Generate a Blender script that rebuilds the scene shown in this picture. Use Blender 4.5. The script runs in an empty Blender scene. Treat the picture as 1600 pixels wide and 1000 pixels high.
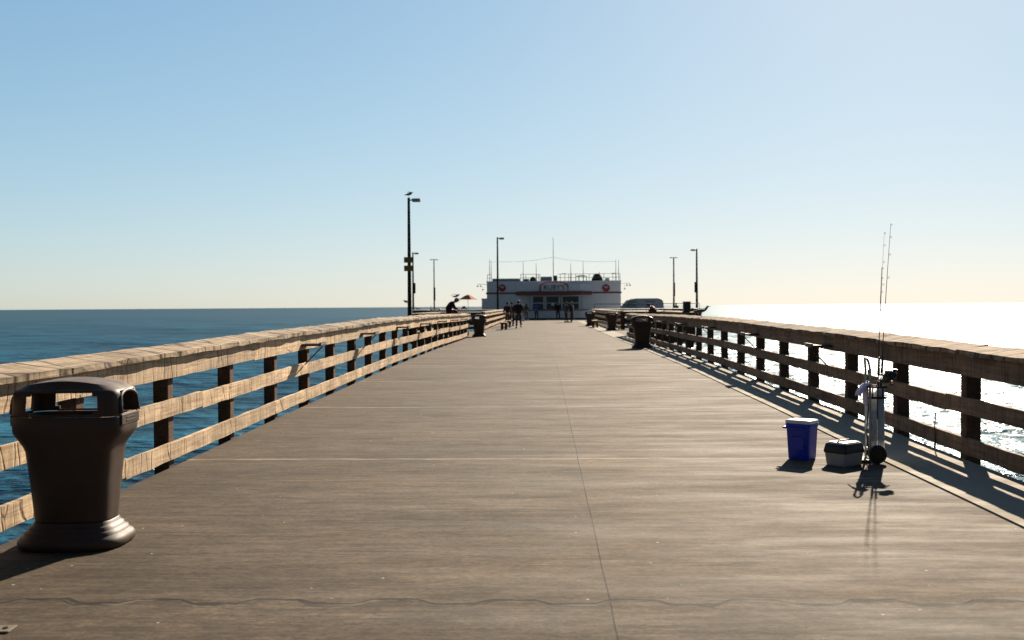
import bpy, bmesh, math, random
from mathutils import Vector, Matrix, Euler, noise
R = math.radians
random.seed(7)
sc = bpy.context.scene

# ------------------------------------------------------------------ camera
cam_d = bpy.data.cameras.new("camera"); cam = bpy.data.objects.new("camera", cam_d)
sc.collection.objects.link(cam); sc.camera = cam
cam_d.sensor_width = 36; cam_d.lens = 36
cam_d.clip_start = 0.05; cam_d.clip_end = 60000
EYE = 1.55
cam.matrix_world = (Matrix.Translation((0, 0, EYE)) @ Matrix.Rotation(R(1.68), 4, 'Z')
                    @ Matrix.Rotation(R(90 - 0.77), 4, 'X') @ Matrix.Rotation(R(-0.39), 4, 'Z'))
cam_d.dof.use_dof = True; cam_d.dof.focus_distance = 10.0; cam_d.dof.aperture_fstop = 3.0

# ------------------------------------------------------------------ light
SUN_AZ, SUN_EL = R(19.8), R(28.2)
w = bpy.data.worlds.new("World"); sc.world = w; w.use_nodes = True
wn = w.node_tree; bg = wn.nodes["Background"]
sky = wn.nodes.new("ShaderNodeTexSky"); sky.sky_type = 'NISHITA'; sky.sun_disc = False
sky.sun_elevation = SUN_EL; sky.sun_rotation = SUN_AZ
sky.air_density = 1.0; sky.dust_density = 0.3; sky.ozone_density = 3.0; sky.altitude = 0
# roll the glare round the sun off softly, as the camera did: c / (1 + k c)
def wv(op, a, b):
    n = wn.nodes.new("ShaderNodeVectorMath"); n.operation = op
    for i, x in enumerate((a, b)):
        if isinstance(x, tuple): n.inputs[i].default_value = x
        else: wn.links.new(x, n.inputs[i])
    return n.outputs[0]
den = wv('ADD', wv('MULTIPLY', sky.outputs[0], (.08, .12, .15)), (1, 1, 1))
soft = wv('DIVIDE', wv('MULTIPLY', sky.outputs[0], (.90, 1.18, 1.41)), den)
# added dimming of the unseen sky behind the camera, to darken backlit faces
tcw = wn.nodes.new("ShaderNodeTexCoord")
dp = wn.nodes.new("ShaderNodeVectorMath"); dp.operation = 'DOT_PRODUCT'
wn.links.new(tcw.outputs['Generated'], dp.inputs[0]); dp.inputs[1].default_value = (math.sin(R(8)), math.cos(R(8)), 0)
mr = wn.nodes.new("ShaderNodeMapRange"); mr.interpolation_type = 'SMOOTHSTEP'
mr.inputs[1].default_value = -.3; mr.inputs[2].default_value = .78; mr.inputs[3].default_value = .27; mr.inputs[4].default_value = 1.0
wn.links.new(dp.outputs['Value'], mr.inputs[0])
sclv = wn.nodes.new("ShaderNodeVectorMath"); sclv.operation = 'SCALE'
wn.links.new(soft, sclv.inputs[0]); wn.links.new(mr.outputs[0], sclv.inputs['Scale'])
wn.links.new(sclv.outputs[0], bg.inputs[0]); bg.inputs[1].default_value = 0.075
sl = bpy.data.lights.new("sun", 'SUN'); sun = bpy.data.objects.new("sun", sl); sc.collection.objects.link(sun)
sl.energy = 5.0; sl.angle = R(0.5); sl.color = (1.0, 0.86, 0.68)
SD = Vector((math.sin(SUN_AZ) * math.cos(SUN_EL), math.cos(SUN_AZ) * math.cos(SUN_EL), math.sin(SUN_EL)))
sun.rotation_euler = (-SD).to_track_quat('-Z', 'Y').to_euler()
sc.view_settings.view_transform = 'Standard'; sc.view_settings.look = 'None'
sc.view_settings.gamma = 1; sc.view_settings.exposure = 1.0

# ------------------------------------------------------------------ helpers
C = sc.collection
SEA = -7.5

def prof(y):
    pts = [(-20, -.08), (0, 0), (9.4, .08), (14.5, .13), (23, .185), (32, .18), (45, .12), (60, .13), (75, .14), (200, .14)]
    for (a, za), (b, zb) in zip(pts, pts[1:]):
        if y <= b:
            t = (y - a) / (b - a); t = t * t * (3 - 2 * t) * .35 + t * .65
            return za + (zb - za) * t
    return .14

def tag(o, label=None, cat=None, group=None, kind=None):
    if label: o['label'] = label
    if cat: o['category'] = cat
    if group: o['group'] = group
    if kind: o['kind'] = kind
    return o

def empty(name, loc=(0, 0, 0), rz=0.0, **k):
    o = bpy.data.objects.new(name, None); o.empty_display_size = .2
    o.location = loc; o.rotation_euler = (0, 0, rz); C.objects.link(o)
    return tag(o, **k)

class MB:
    def __init__(s): s.v = []; s.f = []; s.sm = []
    def add(s, vs, fs, sm=False, M=None):
        n = len(s.v)
        s.v += [tuple(M @ Vector(p)) if M is not None else tuple(p) for p in vs]
        s.f += [tuple(i + n for i in f) for f in fs]; s.sm += [sm] * len(fs)
        return s
    def box(s, x0, x1, y0, y1, z0, z1, M=None):
        v = [(x0, y0, z0), (x1, y0, z0), (x1, y1, z0), (x0, y1, z0), (x0, y0, z1), (x1, y0, z1), (x1, y1, z1), (x0, y1, z1)]
        return s.add(v, [(0, 3, 2, 1), (4, 5, 6, 7), (0, 1, 5, 4), (1, 2, 6, 5), (2, 3, 7, 6), (3, 0, 4, 7)], False, M)
    def bar(s, a, b, w, h=None):
        a = Vector(a); b = Vector(b); h = h or w; d = b - a; L = d.length
        M = Matrix.Translation(a) @ d.to_track_quat('Z', 'Y').to_matrix().to_4x4()
        return s.box(-w / 2, w / 2, -h / 2, h / 2, 0, L, M)
    def rings(s, rs, cap=True, sm=True, M=None):
        n = len(rs[0]); v = [p for r in rs for p in r]; f = []
        for i in range(len(rs) - 1):
            for j in range(n):
                f.append((i * n + j, i * n + (j + 1) % n, (i + 1) * n + (j + 1) % n, (i + 1) * n + j))
        s.add(v, f, sm, M)
        if cap:
            s.add(rs[0], [tuple(reversed(range(n)))], False, M); s.add(rs[-1], [tuple(range(n))], False, M)
        return s
    def tube(s, pts, rad, n=8, cap=True):
        pts = [Vector(p) for p in pts]
        if not isinstance(rad, (list, tuple)): rad = [rad] * len(pts)
        rs = []; up = None
        for i, p in enumerate(pts):
            d = (pts[min(i + 1, len(pts) - 1)] - pts[max(i - 1, 0)]).normalized()
            if up is None:
                up = Vector((0, 0, 1)) if abs(d.z) < .9 else Vector((1, 0, 0))
            a = d.cross(up).normalized(); b = a.cross(d).normalized(); up = b
            rs.append([tuple(p + (a * math.cos(2 * math.pi * k / n) + b * math.sin(2 * math.pi * k / n)) * -rad[i] * (1 if 1 else 1)) for k in range(n)][::-1])
        return s.rings(rs, cap)
    def cyl(s, c, r, h, n=24, axis='Z', r2=None):
        c = Vector(c); r2 = r if r2 is None else r2
        ax = {'X': Vector((1, 0, 0)), 'Y': Vector((0, 1, 0)), 'Z': Vector((0, 0, 1))}[axis]
        return s.tube([c, c + ax * h], [r, r2], n)
    def lathe(s, prof_, n=24, M=None, cap=True):
        return s.rings([[(r * math.cos(2 * math.pi * k / n), r * math.sin(2 * math.pi * k / n), z) for k in range(n)] for r, z in prof_], cap, True, M)
    def ell(s, c, r, n=12, m=8, M=None):
        rs = []
        for i in range(m + 1):
            t = math.pi * (i + .02) / (m + .04) - math.pi / 2
            rs.append([(c[0] + r[0] * math.cos(t) * math.cos(2 * math.pi * k / n), c[1] + r[1] * math.cos(t) * math.sin(2 * math.pi * k / n), c[2] + r[2] * math.sin(t)) for k in range(n)])
        return s.rings(rs, True, True, M)
    def build(s, name, mat, parent=None, bevel=0, loc=None, **k):
        me = bpy.data.meshes.new(name); me.from_pydata(s.v, [], s.f); me.update()
        me.polygons.foreach_set('use_smooth', s.sm)
        bm = bmesh.new(); bm.from_mesh(me); bmesh.ops.recalc_face_normals(bm, faces=bm.faces); bm.to_mesh(me); bm.free()
        me.materials.append(mat)
        o = bpy.data.objects.new(name, me); C.objects.link(o)
        if parent is not None: o.parent = parent
        if loc: o.location = loc
        if bevel:
            b = o.modifiers.new("bevel", 'BEVEL'); b.width = bevel; b.segments = 2; b.limit_method = 'ANGLE'; b.angle_limit = R(40)
        return tag(o, **k)

def copy_tree(o, parent=None):
    c = o.copy(); C.objects.link(c)
    if parent is not None: c.parent = parent
    for ch in list(o.children): copy_tree(ch, c)
    return c

# ------------------------------------------------------------------ materials
class NT:
    def __init__(s, name):
        s.m = bpy.data.materials.new(name); s.m.use_nodes = True; s.t = s.m.node_tree
        s.p = s.t.nodes["Principled BSDF"]; s.tc = s.t.nodes.new("ShaderNodeTexCoord")
    def n(s, typ, **k):
        nd = s.t.nodes.new(typ)
        for a, b in k.items(): setattr(nd, a, b)
        return nd
    def l(s, a, b): s.t.links.new(a, b)
    def val(s, x):
        return x
    def math(s, op, a, b=None, c=None, clamp=False):
        nd = s.n("ShaderNodeMath", operation=op, use_clamp=clamp)
        for i, x in enumerate((a, b, c)):
            if x is None: continue
            if isinstance(x, (int, float)): nd.inputs[i].default_value = x
            else: s.l(x, nd.inputs[i])
        return nd.outputs[0]
    def map(s, scale, src='Object', loc=(0, 0, 0)):
        mp = s.n("ShaderNodeMapping"); mp.inputs['Scale'].default_value = scale; mp.inputs['Location'].default_value = loc
        s.l(s.tc.outputs[src], mp.inputs['Vector']); return mp.outputs[0]
    def noise(s, vec, scale=1, detail=4, rough=.55, dist=0):
        nd = s.n("ShaderNodeTexNoise"); nd.inputs['Scale'].default_value = scale; nd.inputs['Detail'].default_value = detail
        nd.inputs['Roughness'].default_value = rough; nd.inputs['Distortion'].default_value = dist
        s.l(vec, nd.inputs['Vector']); return nd.outputs['Fac']
    def ramp(s, fac, stops):
        r = s.n("ShaderNodeValToRGB"); e = r.color_ramp.elements
        while len(e) < len(stops): e.new(.5)
        for el, (p, c) in zip(e, stops):
            el.position = p; el.color = (c, c, c, 1) if isinstance(c, (int, float)) else (*c, 1)
        s.l(fac, r.inputs[0]); return r.outputs[0]
    def mix(s, fac, a, b, blend='MIX'):
        m = s.n("ShaderNodeMix", data_type='RGBA', blend_type=blend)
        for sock, x in ((m.inputs[0], fac), (m.inputs[6], a), (m.inputs[7], b)):
            if isinstance(x, (int, float)): sock.default_value = x
            elif isinstance(x, tuple): sock.default_value = (*x, 1)
            else: s.l(x, sock)
        return m.outputs[2]
    def bump(s, h, strength=.3, dist=.01, normal=None):
        b = s.n("ShaderNodeBump"); b.inputs['Strength'].default_value = strength; b.inputs['Distance'].default_value = dist
        s.l(h, b.inputs['Height'])
        if normal is not None: s.l(normal, b.inputs['Normal'])
        s.l(b.outputs[0], s.p.inputs['Normal']); return b.outputs[0]
    def set(s, **k):
        for a, b in k.items():
            sock = s.p.inputs[{'base': 'Base Color', 'rough': 'Roughness', 'metal': 'Metallic', 'spec': 'Specular IOR Level', 'ior': 'IOR', 'trans': 'Transmission Weight', 'coat': 'Coat Weight'}[a]]
            if isinstance(b, (int, float)): sock.default_value = b
            elif isinstance(b, tuple): sock.default_value = (*b, 1)
            else: s.l(b, sock)
        return s

def simple(name, col, rough=.5, metal=0, spec=.5, var=.12, scale=6, bump=0):
    m = NT(name); f = m.noise(m.map((1, 1, 1)), scale, 5)
    a = tuple(max(0, c * (1 - var)) for c in col); b = tuple(c * (1 + var) for c in col)
    m.set(base=m.mix(m.ramp(f, [(.3, 0.), (.7, 1.)]), a, b), rough=rough, metal=metal, spec=spec)
    if bump: m.bump(f, bump, .01)
    return m.m

def wood(name, dark, light, cuts=False, rough=.75, grain_scale=1.0, spec=.4, rot=5, freq=4.2, ink=.5):
    m = NT(name)
    oi = m.n("ShaderNodeObjectInfo")
    add = m.n("ShaderNodeVectorMath", operation='ADD'); m.l(m.tc.outputs['Object'], add.inputs[0])
    sc3 = m.n("ShaderNodeVectorMath", operation='SCALE'); m.l(oi.outputs['Random'], sc3.inputs[0]); sc3.inputs[0].default_value = (7, 3, 5)
    cx = m.n("ShaderNodeCombineXYZ"); r37 = m.math('MULTIPLY', oi.outputs['Random'], 37.0)
    m.l(r37, cx.inputs[0]); m.l(r37, cx.inputs[2]); m.l(cx.outputs[0], add.inputs[1])
    m.t.nodes.remove(sc3)
    def mp(s): 
        q = m.n("ShaderNodeMapping"); q.inputs['Scale'].default_value = s; m.l(add.outputs[0], q.inputs['Vector']); return q.outputs[0]
    grain = m.noise(mp((16 * grain_scale, .9, 22 * grain_scale)), 1.6, 8, .62, .6)
    blot = m.noise(mp((2, 1.3, 2)), 1.4, 4, .6)
    col = m.mix(m.ramp(grain, [(.3, 0.), (.68, 1.)]), dark, light)
    bl = m.ramp(blot, [(.3, (.66, .63, .6)), (.62, (1.12, 1.08, 1.04))])
    col = m.mix(1.0, col, bl, 'MULTIPLY')
    # board to board tint
    tint = m.ramp(oi.outputs['Random'], [(0., (.86, .84, .82)), (.5, (1.0, .98, .95)), (1., (1.1, 1.06, 1.0))])
    col = m.mix(1.0, col, tint, 'MULTIPLY')
    h = m.math('MULTIPLY', grain, .5)
    if cuts:
        # saw cuts and cracks running across the board
        k = m.n("ShaderNodeMapping"); k.inputs['Scale'].default_value = (.7, freq, .7); k.inputs['Rotation'].default_value = (0, 0, R(rot))
        m.l(add.outputs[0], k.inputs['Vector'])
        wv = m.n("ShaderNodeTexVoronoi", feature='DISTANCE_TO_EDGE', voronoi_dimensions='3D'); wv.inputs['Scale'].default_value = 1.0
        dn = m.n("ShaderNodeTexNoise"); dn.inputs['Scale'].default_value = 3.0; m.l(add.outputs[0], dn.inputs['Vector'])
        va = m.n("ShaderNodeVectorMath", operation='MULTIPLY_ADD'); m.l(dn.outputs['Color'], va.inputs[0]); va.inputs[1].default_value = (.5, .5, .5); m.l(k.outputs[0], va.inputs[2])
        m.l(va.outputs[0], wv.inputs['Vector'])
        crack = m.ramp(wv.outputs['Distance'], [(.0, 0.), (.035 if ink < .9 else .065, 1.)])
        fine = m.noise(mp((1.4, 34, 1.4)), 1.0, 3, .6, .4)
        fc = m.ramp(fine, [(.30, 0.), (.40, 1.)])
        msk = m.ramp(m.noise(mp((1.5, 1.1, 1.5)), 1.2, 2), [(.42, 1.), (.58, 0.)] if ink < .9 else [(.5, .6), (.62, 0.)])
        fc2 = m.math('MAXIMUM', fc, msk)
        cr = m.math('MULTIPLY', crack, fc2)
        col = m.mix(cr, m.mix(ink, col, (.05, .033, .02)), col)
        h = m.math('ADD', h, m.math('MULTIPLY', cr, .9))
    mott = m.noise(mp((1.2, 9, 1.2)), 1.3, 5, .65, .8)
    col = m.mix(1., col, m.ramp(mott, [(.32, (.78, .75, .70)), (.5, (1., 1., 1.)), (.68, (1.22, 1.2, 1.16))]), 'MULTIPLY')
    h = m.math('ADD', h, m.math('MULTIPLY', mott, .8))
    sp = m.noise(mp((9, 9, 9)), 4, 3)
    col = m.mix(m.ramp(sp, [(.66, 0.), (.72, .5)]), col, (.08, .055, .04))
    m.set(base=col, rough=rough, spec=spec)
    m.bump(h, .55, .012)
    return m.m

M_cap = wood('weathered_cap_wood', (.16, .12, .085), (.50, .41, .30), cuts=True, rough=.8, spec=.2, rot=32, freq=2.4, ink=.97)
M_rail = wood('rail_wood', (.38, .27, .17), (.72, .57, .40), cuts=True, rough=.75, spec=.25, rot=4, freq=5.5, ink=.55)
M_rail_shade = wood('shaded_rail_wood', (.14, .088, .055), (.32, .21, .135), cuts=True, rough=.8, spec=.2, rot=4, freq=5.5, ink=.5)  # rail wood copy with the right railing's shade painted into its colour
M_cap_shade = wood('shaded_cap_wood', (.14, .10, .068), (.40, .31, .215), cuts=True, rough=.85, spec=.1, rot=32, freq=2.4, ink=.97)  # cap wood copy, darkened in colour for the shaded right side
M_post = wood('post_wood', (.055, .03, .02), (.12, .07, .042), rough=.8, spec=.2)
M_dark_wood = wood('dark_shelf_and_rail_shade_wood', (.03, .02, .014), (.075, .05, .035), rough=.6)
M_plastic = simple('brown_plastic', (.072, .047, .034), .5, var=.25, scale=4, bump=.08, spec=.3)
def with_lit_top(name, base, lit_top_col):
    m = NT(name); f = m.noise(m.map((1, 1, 1)), 5, 6, .65)
    ge = m.n("ShaderNodeNewGeometry"); sp = m.n("ShaderNodeSeparateXYZ"); m.l(ge.outputs['Normal'], sp.inputs[0])
    sz = m.n("ShaderNodeSeparateXYZ"); m.l(m.tc.outputs['Object'], sz.inputs[0])
    up = m.math('MULTIPLY', m.ramp(sp.outputs[2], [(.45, 0.), (.95, 1.)]), m.math('GREATER_THAN', sz.outputs[2], .5))  # mask of the up-facing top, where sunlight is put into the colour
    k = m.math('MULTIPLY', up, m.ramp(f, [(.32, .25), (.62, .95)]))
    sc_ = m.noise(m.map((3, 3, 14)), 6, 5, .7)
    c = m.mix(m.ramp(f, [(.3, 0.), (.7, 1.)]), tuple(x * .78 for x in base), tuple(x * 1.2 for x in base))
    c = m.mix(m.ramp(sc_, [(.63, 0.), (.72, .35)]), c, tuple(x * 2.2 for x in base))
    m.set(base=m.mix(k, c, lit_top_col), rough=m.ramp(f, [(.3, .42), (.7, .6)]), spec=.3); m.bump(f, .08, .01); return m.m
M_plastic = with_lit_top('brown_plastic', (.055, .033, .023), (.19, .145, .108))
M_liner = simple('black_liner', (.012, .012, .012), .5)
M_blue = simple('blue_plastic', (.008, .042, .52), .38, var=.08)
M_white = simple('white_plastic', (.72, .72, .70), .4, var=.06)
M_grey = simple('grey_plastic', (.36, .365, .37), .5)
M_black = simple('black_plastic', (.012, .012, .013), .42)
M_pole = simple('lamp_pole_paint', (.022, .028, .02), .85, var=.05, scale=1, spec=.1)
M_metal = simple('galvanised_metal', (.32, .33, .33), .35, metal=.8)
M_darkmetal = simple('dark_metal', (.02, .02, .022), .4, metal=.4)
M_yellow = simple('yellow_sign_paint', (.26, .15, .012), .5, var=.15)
M_wall = simple('white_stucco', (.80, .83, .85), .8, var=.05, scale=2)
M_roofbox = simple('rooftop_panel', (.12, .16, .22), .6)
M_red = simple('red_paint', (.34, .03, .03), .5)
M_stripe = simple('red_stripe_paint', (.22, .07, .07), .6)
M_base = simple('dark_plinth', (.02, .024, .03), .7)
M_blind = simple('window_interior', (.05, .07, .065), .8)
M_canvas = simple('orange_canvas', (.62, .19, .06), .85)
M_vanpaint = simple('van_paint', (.50, .57, .68), .25, var=.03)
M_tube = simple('white_tube_plastic', (.85, .84, .82), .35, var=.05); _p = M_tube.node_tree.nodes['Principled BSDF']; _p.inputs['Subsurface Weight'].default_value = .9; _p.inputs['Subsurface Radius'].default_value = (.06, .05, .045); _p.inputs['Subsurface Scale'].default_value = 1.0
M_towel = simple('lavender_towel', (.56, .52, .70), .95, var=.15, scale=20, bump=.3)
M_skin = simple('skin', (.42, .23, .15), .55)
M_gull_grey = simple('gull_grey_feathers', (.1, .1, .11), .7, var=.3, scale=30)
M_gull_white = simple('gull_white_feathers', (.35, .34, .32), .7)
M_steelplate = simple('tan_steel_plate', (.15, .12, .08), .7, var=.25, scale=30, bump=.2)
M_rubber = simple('tyre_rubber', (.018, .016, .015), .7)
M_text = simple('faded_lettering', (.10, .09, .12), .7)

def cloth(name, col): return simple(name, col, .9, var=.2, scale=12, bump=.15)

g = NT('tinted_glass'); g.set(base=(.16, .34, .24), rough=.15, spec=.5); M_glass = g.m
g = NT('shop_window_glass'); g.set(base=(.06, .085, .08), rough=.25, spec=.2); M_shopglass = g.m

# concrete deck -------------------------------------------------------
def concrete(name, strip=False):
    m = NT(name)
    sx = m.n("ShaderNodeSeparateXYZ"); m.l(m.tc.outputs['Object'], sx.inputs[0]); X, Y = sx.outputs[0], sx.outputs[1]
    streak = m.noise(m.map((.95, 6.5, 1)), 1.5, 9, .7, .6)
    streak2 = m.noise(m.map((1.1, 24, 1)), 1.2, 6, .66, .5)
    patch = m.noise(m.map((.9, 1.9, 1), loc=(5, 2, 0)), 1.6, 7, .7, .8)
    blot = m.noise(m.map((.5, .9, 1)), .9, 6, .62)
    fine = m.noise(m.map((1, 1.5, 1)), 26, 7, .78)
    c = m.ramp(streak, [(.28, (.070, .052, .036)), (.5, (.116, .089, .062)), (.72, (.158, .125, .091))])
    c = m.mix(m.ramp(streak2, [(.34, .7), (.5, .0)]), c, (.05, .037, .025))
    c = m.mix(1., c, m.ramp(blot, [(.34, (.80, .79, .78)), (.5, (.98, .98, .98)), (.64, (1.17, 1.16, 1.14))]), 'MULTIPLY')
    c = m.mix(1., c, m.ramp(fine, [(.34, .60), (.5, 1.0), (.66, 1.36)]), 'MULTIPLY')
    c = m.mix(1., c, m.ramp(patch, [(.36, (.86, .84, .83)), (.48, (1., 1., 1.)), (.60, (1.0, 1., 1.)), (.64, (1.16, 1.15, 1.12))]), 'MULTIPLY')
    c = m.mix(1., c, (.95, .915, .885), 'MULTIPLY')
    hair = m.noise(m.map((.8, 34, 1), loc=(4, 1, 0)), 1.6, 7, .72, .9)
    c = m.mix(m.ramp(hair, [(.34, .5), (.43, 0.)]), c, (.045, .033, .023))
    c = m.mix(m.ramp(hair, [(.60, 0.), (.68, .35)]), c, (.26, .21, .16))
    grit = m.noise(m.map((1.0, 1.5, 1), loc=(1, 9, 0)), 5, 6, .76, .6)
    c = m.mix(1., c, m.ramp(grit, [(.36, .78), (.5, 1.0), (.64, 1.22)]), 'MULTIPLY')
    # colour darkens towards the left edge, broken up by noise
    side = m.ramp(m.math('ADD', m.math('MULTIPLY', X, -.16), m.math('MULTIPLY', m.noise(m.map((.8, .5, 1)), 1, 3), .35)), [(.35, 1.0), (.8, .78)])
    c = m.mix(1., c, side, 'MULTIPLY')
    h = m.math('ADD', m.math('MULTIPLY', streak2, .6), m.math('MULTIPLY', fine, .35))
    h = m.math('ADD', h, m.math('MULTIPLY', streak, .8))
    if not strip:
        # transverse joints, wavy where two pours meet
        first = m.math('LESS_THAN', Y, 7.)
        wv = m.math('SINE', m.math('MULTIPLY', X, 10.3))
        wv = m.math('MINIMUM', m.math('MAXIMUM', m.math('MULTIPLY', wv, 2.3), -1.), 1.)
        wn_ = m.noise(m.map((2.2, 0, 0)), 1, 6, .7)
        yy = m.math('ADD', Y, m.math('MULTIPLY', m.math('ADD', m.math('MULTIPLY', wv, .036), m.math('MULTIPLY', wn_, .05)), m.math('ADD', m.math('MULTIPLY', first, .85), .15)))
        q = m.math('ABSOLUTE', m.math('SUBTRACT', m.math('MODULO', m.math('SUBTRACT', yy, 5.21 - 4.62 * 4 - 2.31), 4.62), 2.31))
        jw = m.math('MULTIPLY', m.ramp(m.noise(m.map((2.6, .3, 1)), 1.4, 5, .7), [(.32, .25), (.62, 1.)]), m.math('ADD', .018, m.math('MULTIPLY', first, .024)))
        jm = m.math('MULTIPLY', m.math('LESS_THAN', q, m.math('SUBTRACT', jw, .003)), m.math('ADD', m.math('MULTIPLY', first, .8), .2))
        pale = m.ramp(m.math('ADD', q, m.math('MULTIPLY', m.noise(m.map((5, 3, 1)), 2, 4), .04)), [(.022, 1.), (.036, .8), (.07, 0.)])
        pale = m.math('MULTIPLY', pale, m.ramp(m.noise(m.map((1.6, 4, 1)), 1.5, 4), [(.34, .25), (.58, 1.)]))
        pale = m.math('MULTIPLY', pale, m.math('ADD', .12, m.math('MULTIPLY', m.math('GREATER_THAN', Y, 7.), .88)))
        c = m.mix(pale, c, (.32, .27, .205))
        far = m.math('LESS_THAN', m.math('ABSOLUTE', m.math('SUBTRACT', Y, 12.)), 13.)
        seamx = m.math('ADD', X, m.math('MULTIPLY', m.noise(m.map((0, .8, 0)), 1, 2), .02))
        sd = m.math('LESS_THAN', m.math('ABSOLUTE', m.math('SUBTRACT', seamx, .345)), .0045)
        sd = m.math('MULTIPLY', sd, far)
        slabs = m.math('SIGN', m.math('SUBTRACT', X, .34))
        c = m.mix(1., c, m.mix(m.math('ADD', m.math('MULTIPLY', slabs, .5), .5), (.96, .96, .96), (1.04, 1.04, 1.04)), 'MULTIPLY')
        # rough worn strip in front of the first joint
        near = m.math('LESS_THAN', yy, 5.21)
        pits = m.ramp(m.noise(m.map((1, 2.2, 1)), 11, 5, .75), [(.50, 0.), (.60, 1.)])
        c = m.mix(m.math('MULTIPLY', m.math('MULTIPLY', near, pits), .75), c, (.05, .04, .03))
        # droppings and specks
        vo = m.n("ShaderNodeTexVoronoi"); vo.inputs['Scale'].default_value = 5.2; m.l(m.map((1, 1, 1)), vo.inputs['Vector'])
        spk = m.math('LESS_THAN', vo.outputs['Distance'], m.math('MULTIPLY', m.noise(m.map((.7, .7, 1)), 1.3, 2), .075))
        c = m.mix(m.math('MULTIPLY', spk, .75), c, (.5, .47, .42))
        vo2 = m.n("ShaderNodeTexVoronoi"); vo2.inputs['Scale'].default_value = 1.3; m.l(m.map((1, 1.3, 1), loc=(3, 4, 0)), vo2.inputs['Vector'])
        st = m.ramp(vo2.outputs['Distance'], [(.03, .5), (.10, 0.)])
        c = m.mix(m.math('MULTIPLY', st, m.ramp(blot, [(.45, 0.), (.55, 1.)])), c, (.07, .055, .045))
        jall = m.math('MAXIMUM', jm, sd)
        band = m.ramp(m.noise(m.map((.15, 1.0, 1), loc=(2, 7, 0)), 1.1, 5, .6), [(.36, .87), (.5, 1.), (.66, 1.10)])
        c = m.mix(1., c, band, 'MULTIPLY')
        c = m.mix(m.math('MULTIPLY', jall, .92), c, (.018, .014, .010))
        h = m.math('SUBTRACT', h, m.math('MULTIPLY', near, 2.2))
        ledge = m.math('MULTIPLY', m.math('LESS_THAN', m.math('ABSOLUTE', m.math('SUBTRACT', yy, 5.20)), .012), m.ramp(m.noise(m.map((2.0, 0, 0), loc=(9, 0, 0)), 1.2, 4), [(.46, 0.), (.60, .55)]))
        c = m.mix(ledge, c, (.25, .21, .16))
        m.set(base=c)
    else:
        c = m.mix(.7, c, (.36, .31, .24))
        vo = m.n("ShaderNodeTexVoronoi"); vo.inputs['Scale'].default_value = 5.0; m.l(m.map((1, 1, 1)), vo.inputs['Vector'])
        c = m.mix(m.math('LESS_THAN', vo.outputs['Distance'], .07), c, (.06, .05, .04))
        m.set(base=c)
    worn = m.noise(m.map((.45, 2.4, 1), loc=(8, 3, 0)), 1.3, 6, .68)
    rg = m.ramp(worn, [(.38, .88), (.64, .745)])
    m.set(rough=rg, spec=.135)
    m.bump(h, .5, .008)
    return m.m
M_deck = concrete('brushed_concrete'); M_strip = concrete('pale_concrete', True)

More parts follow.
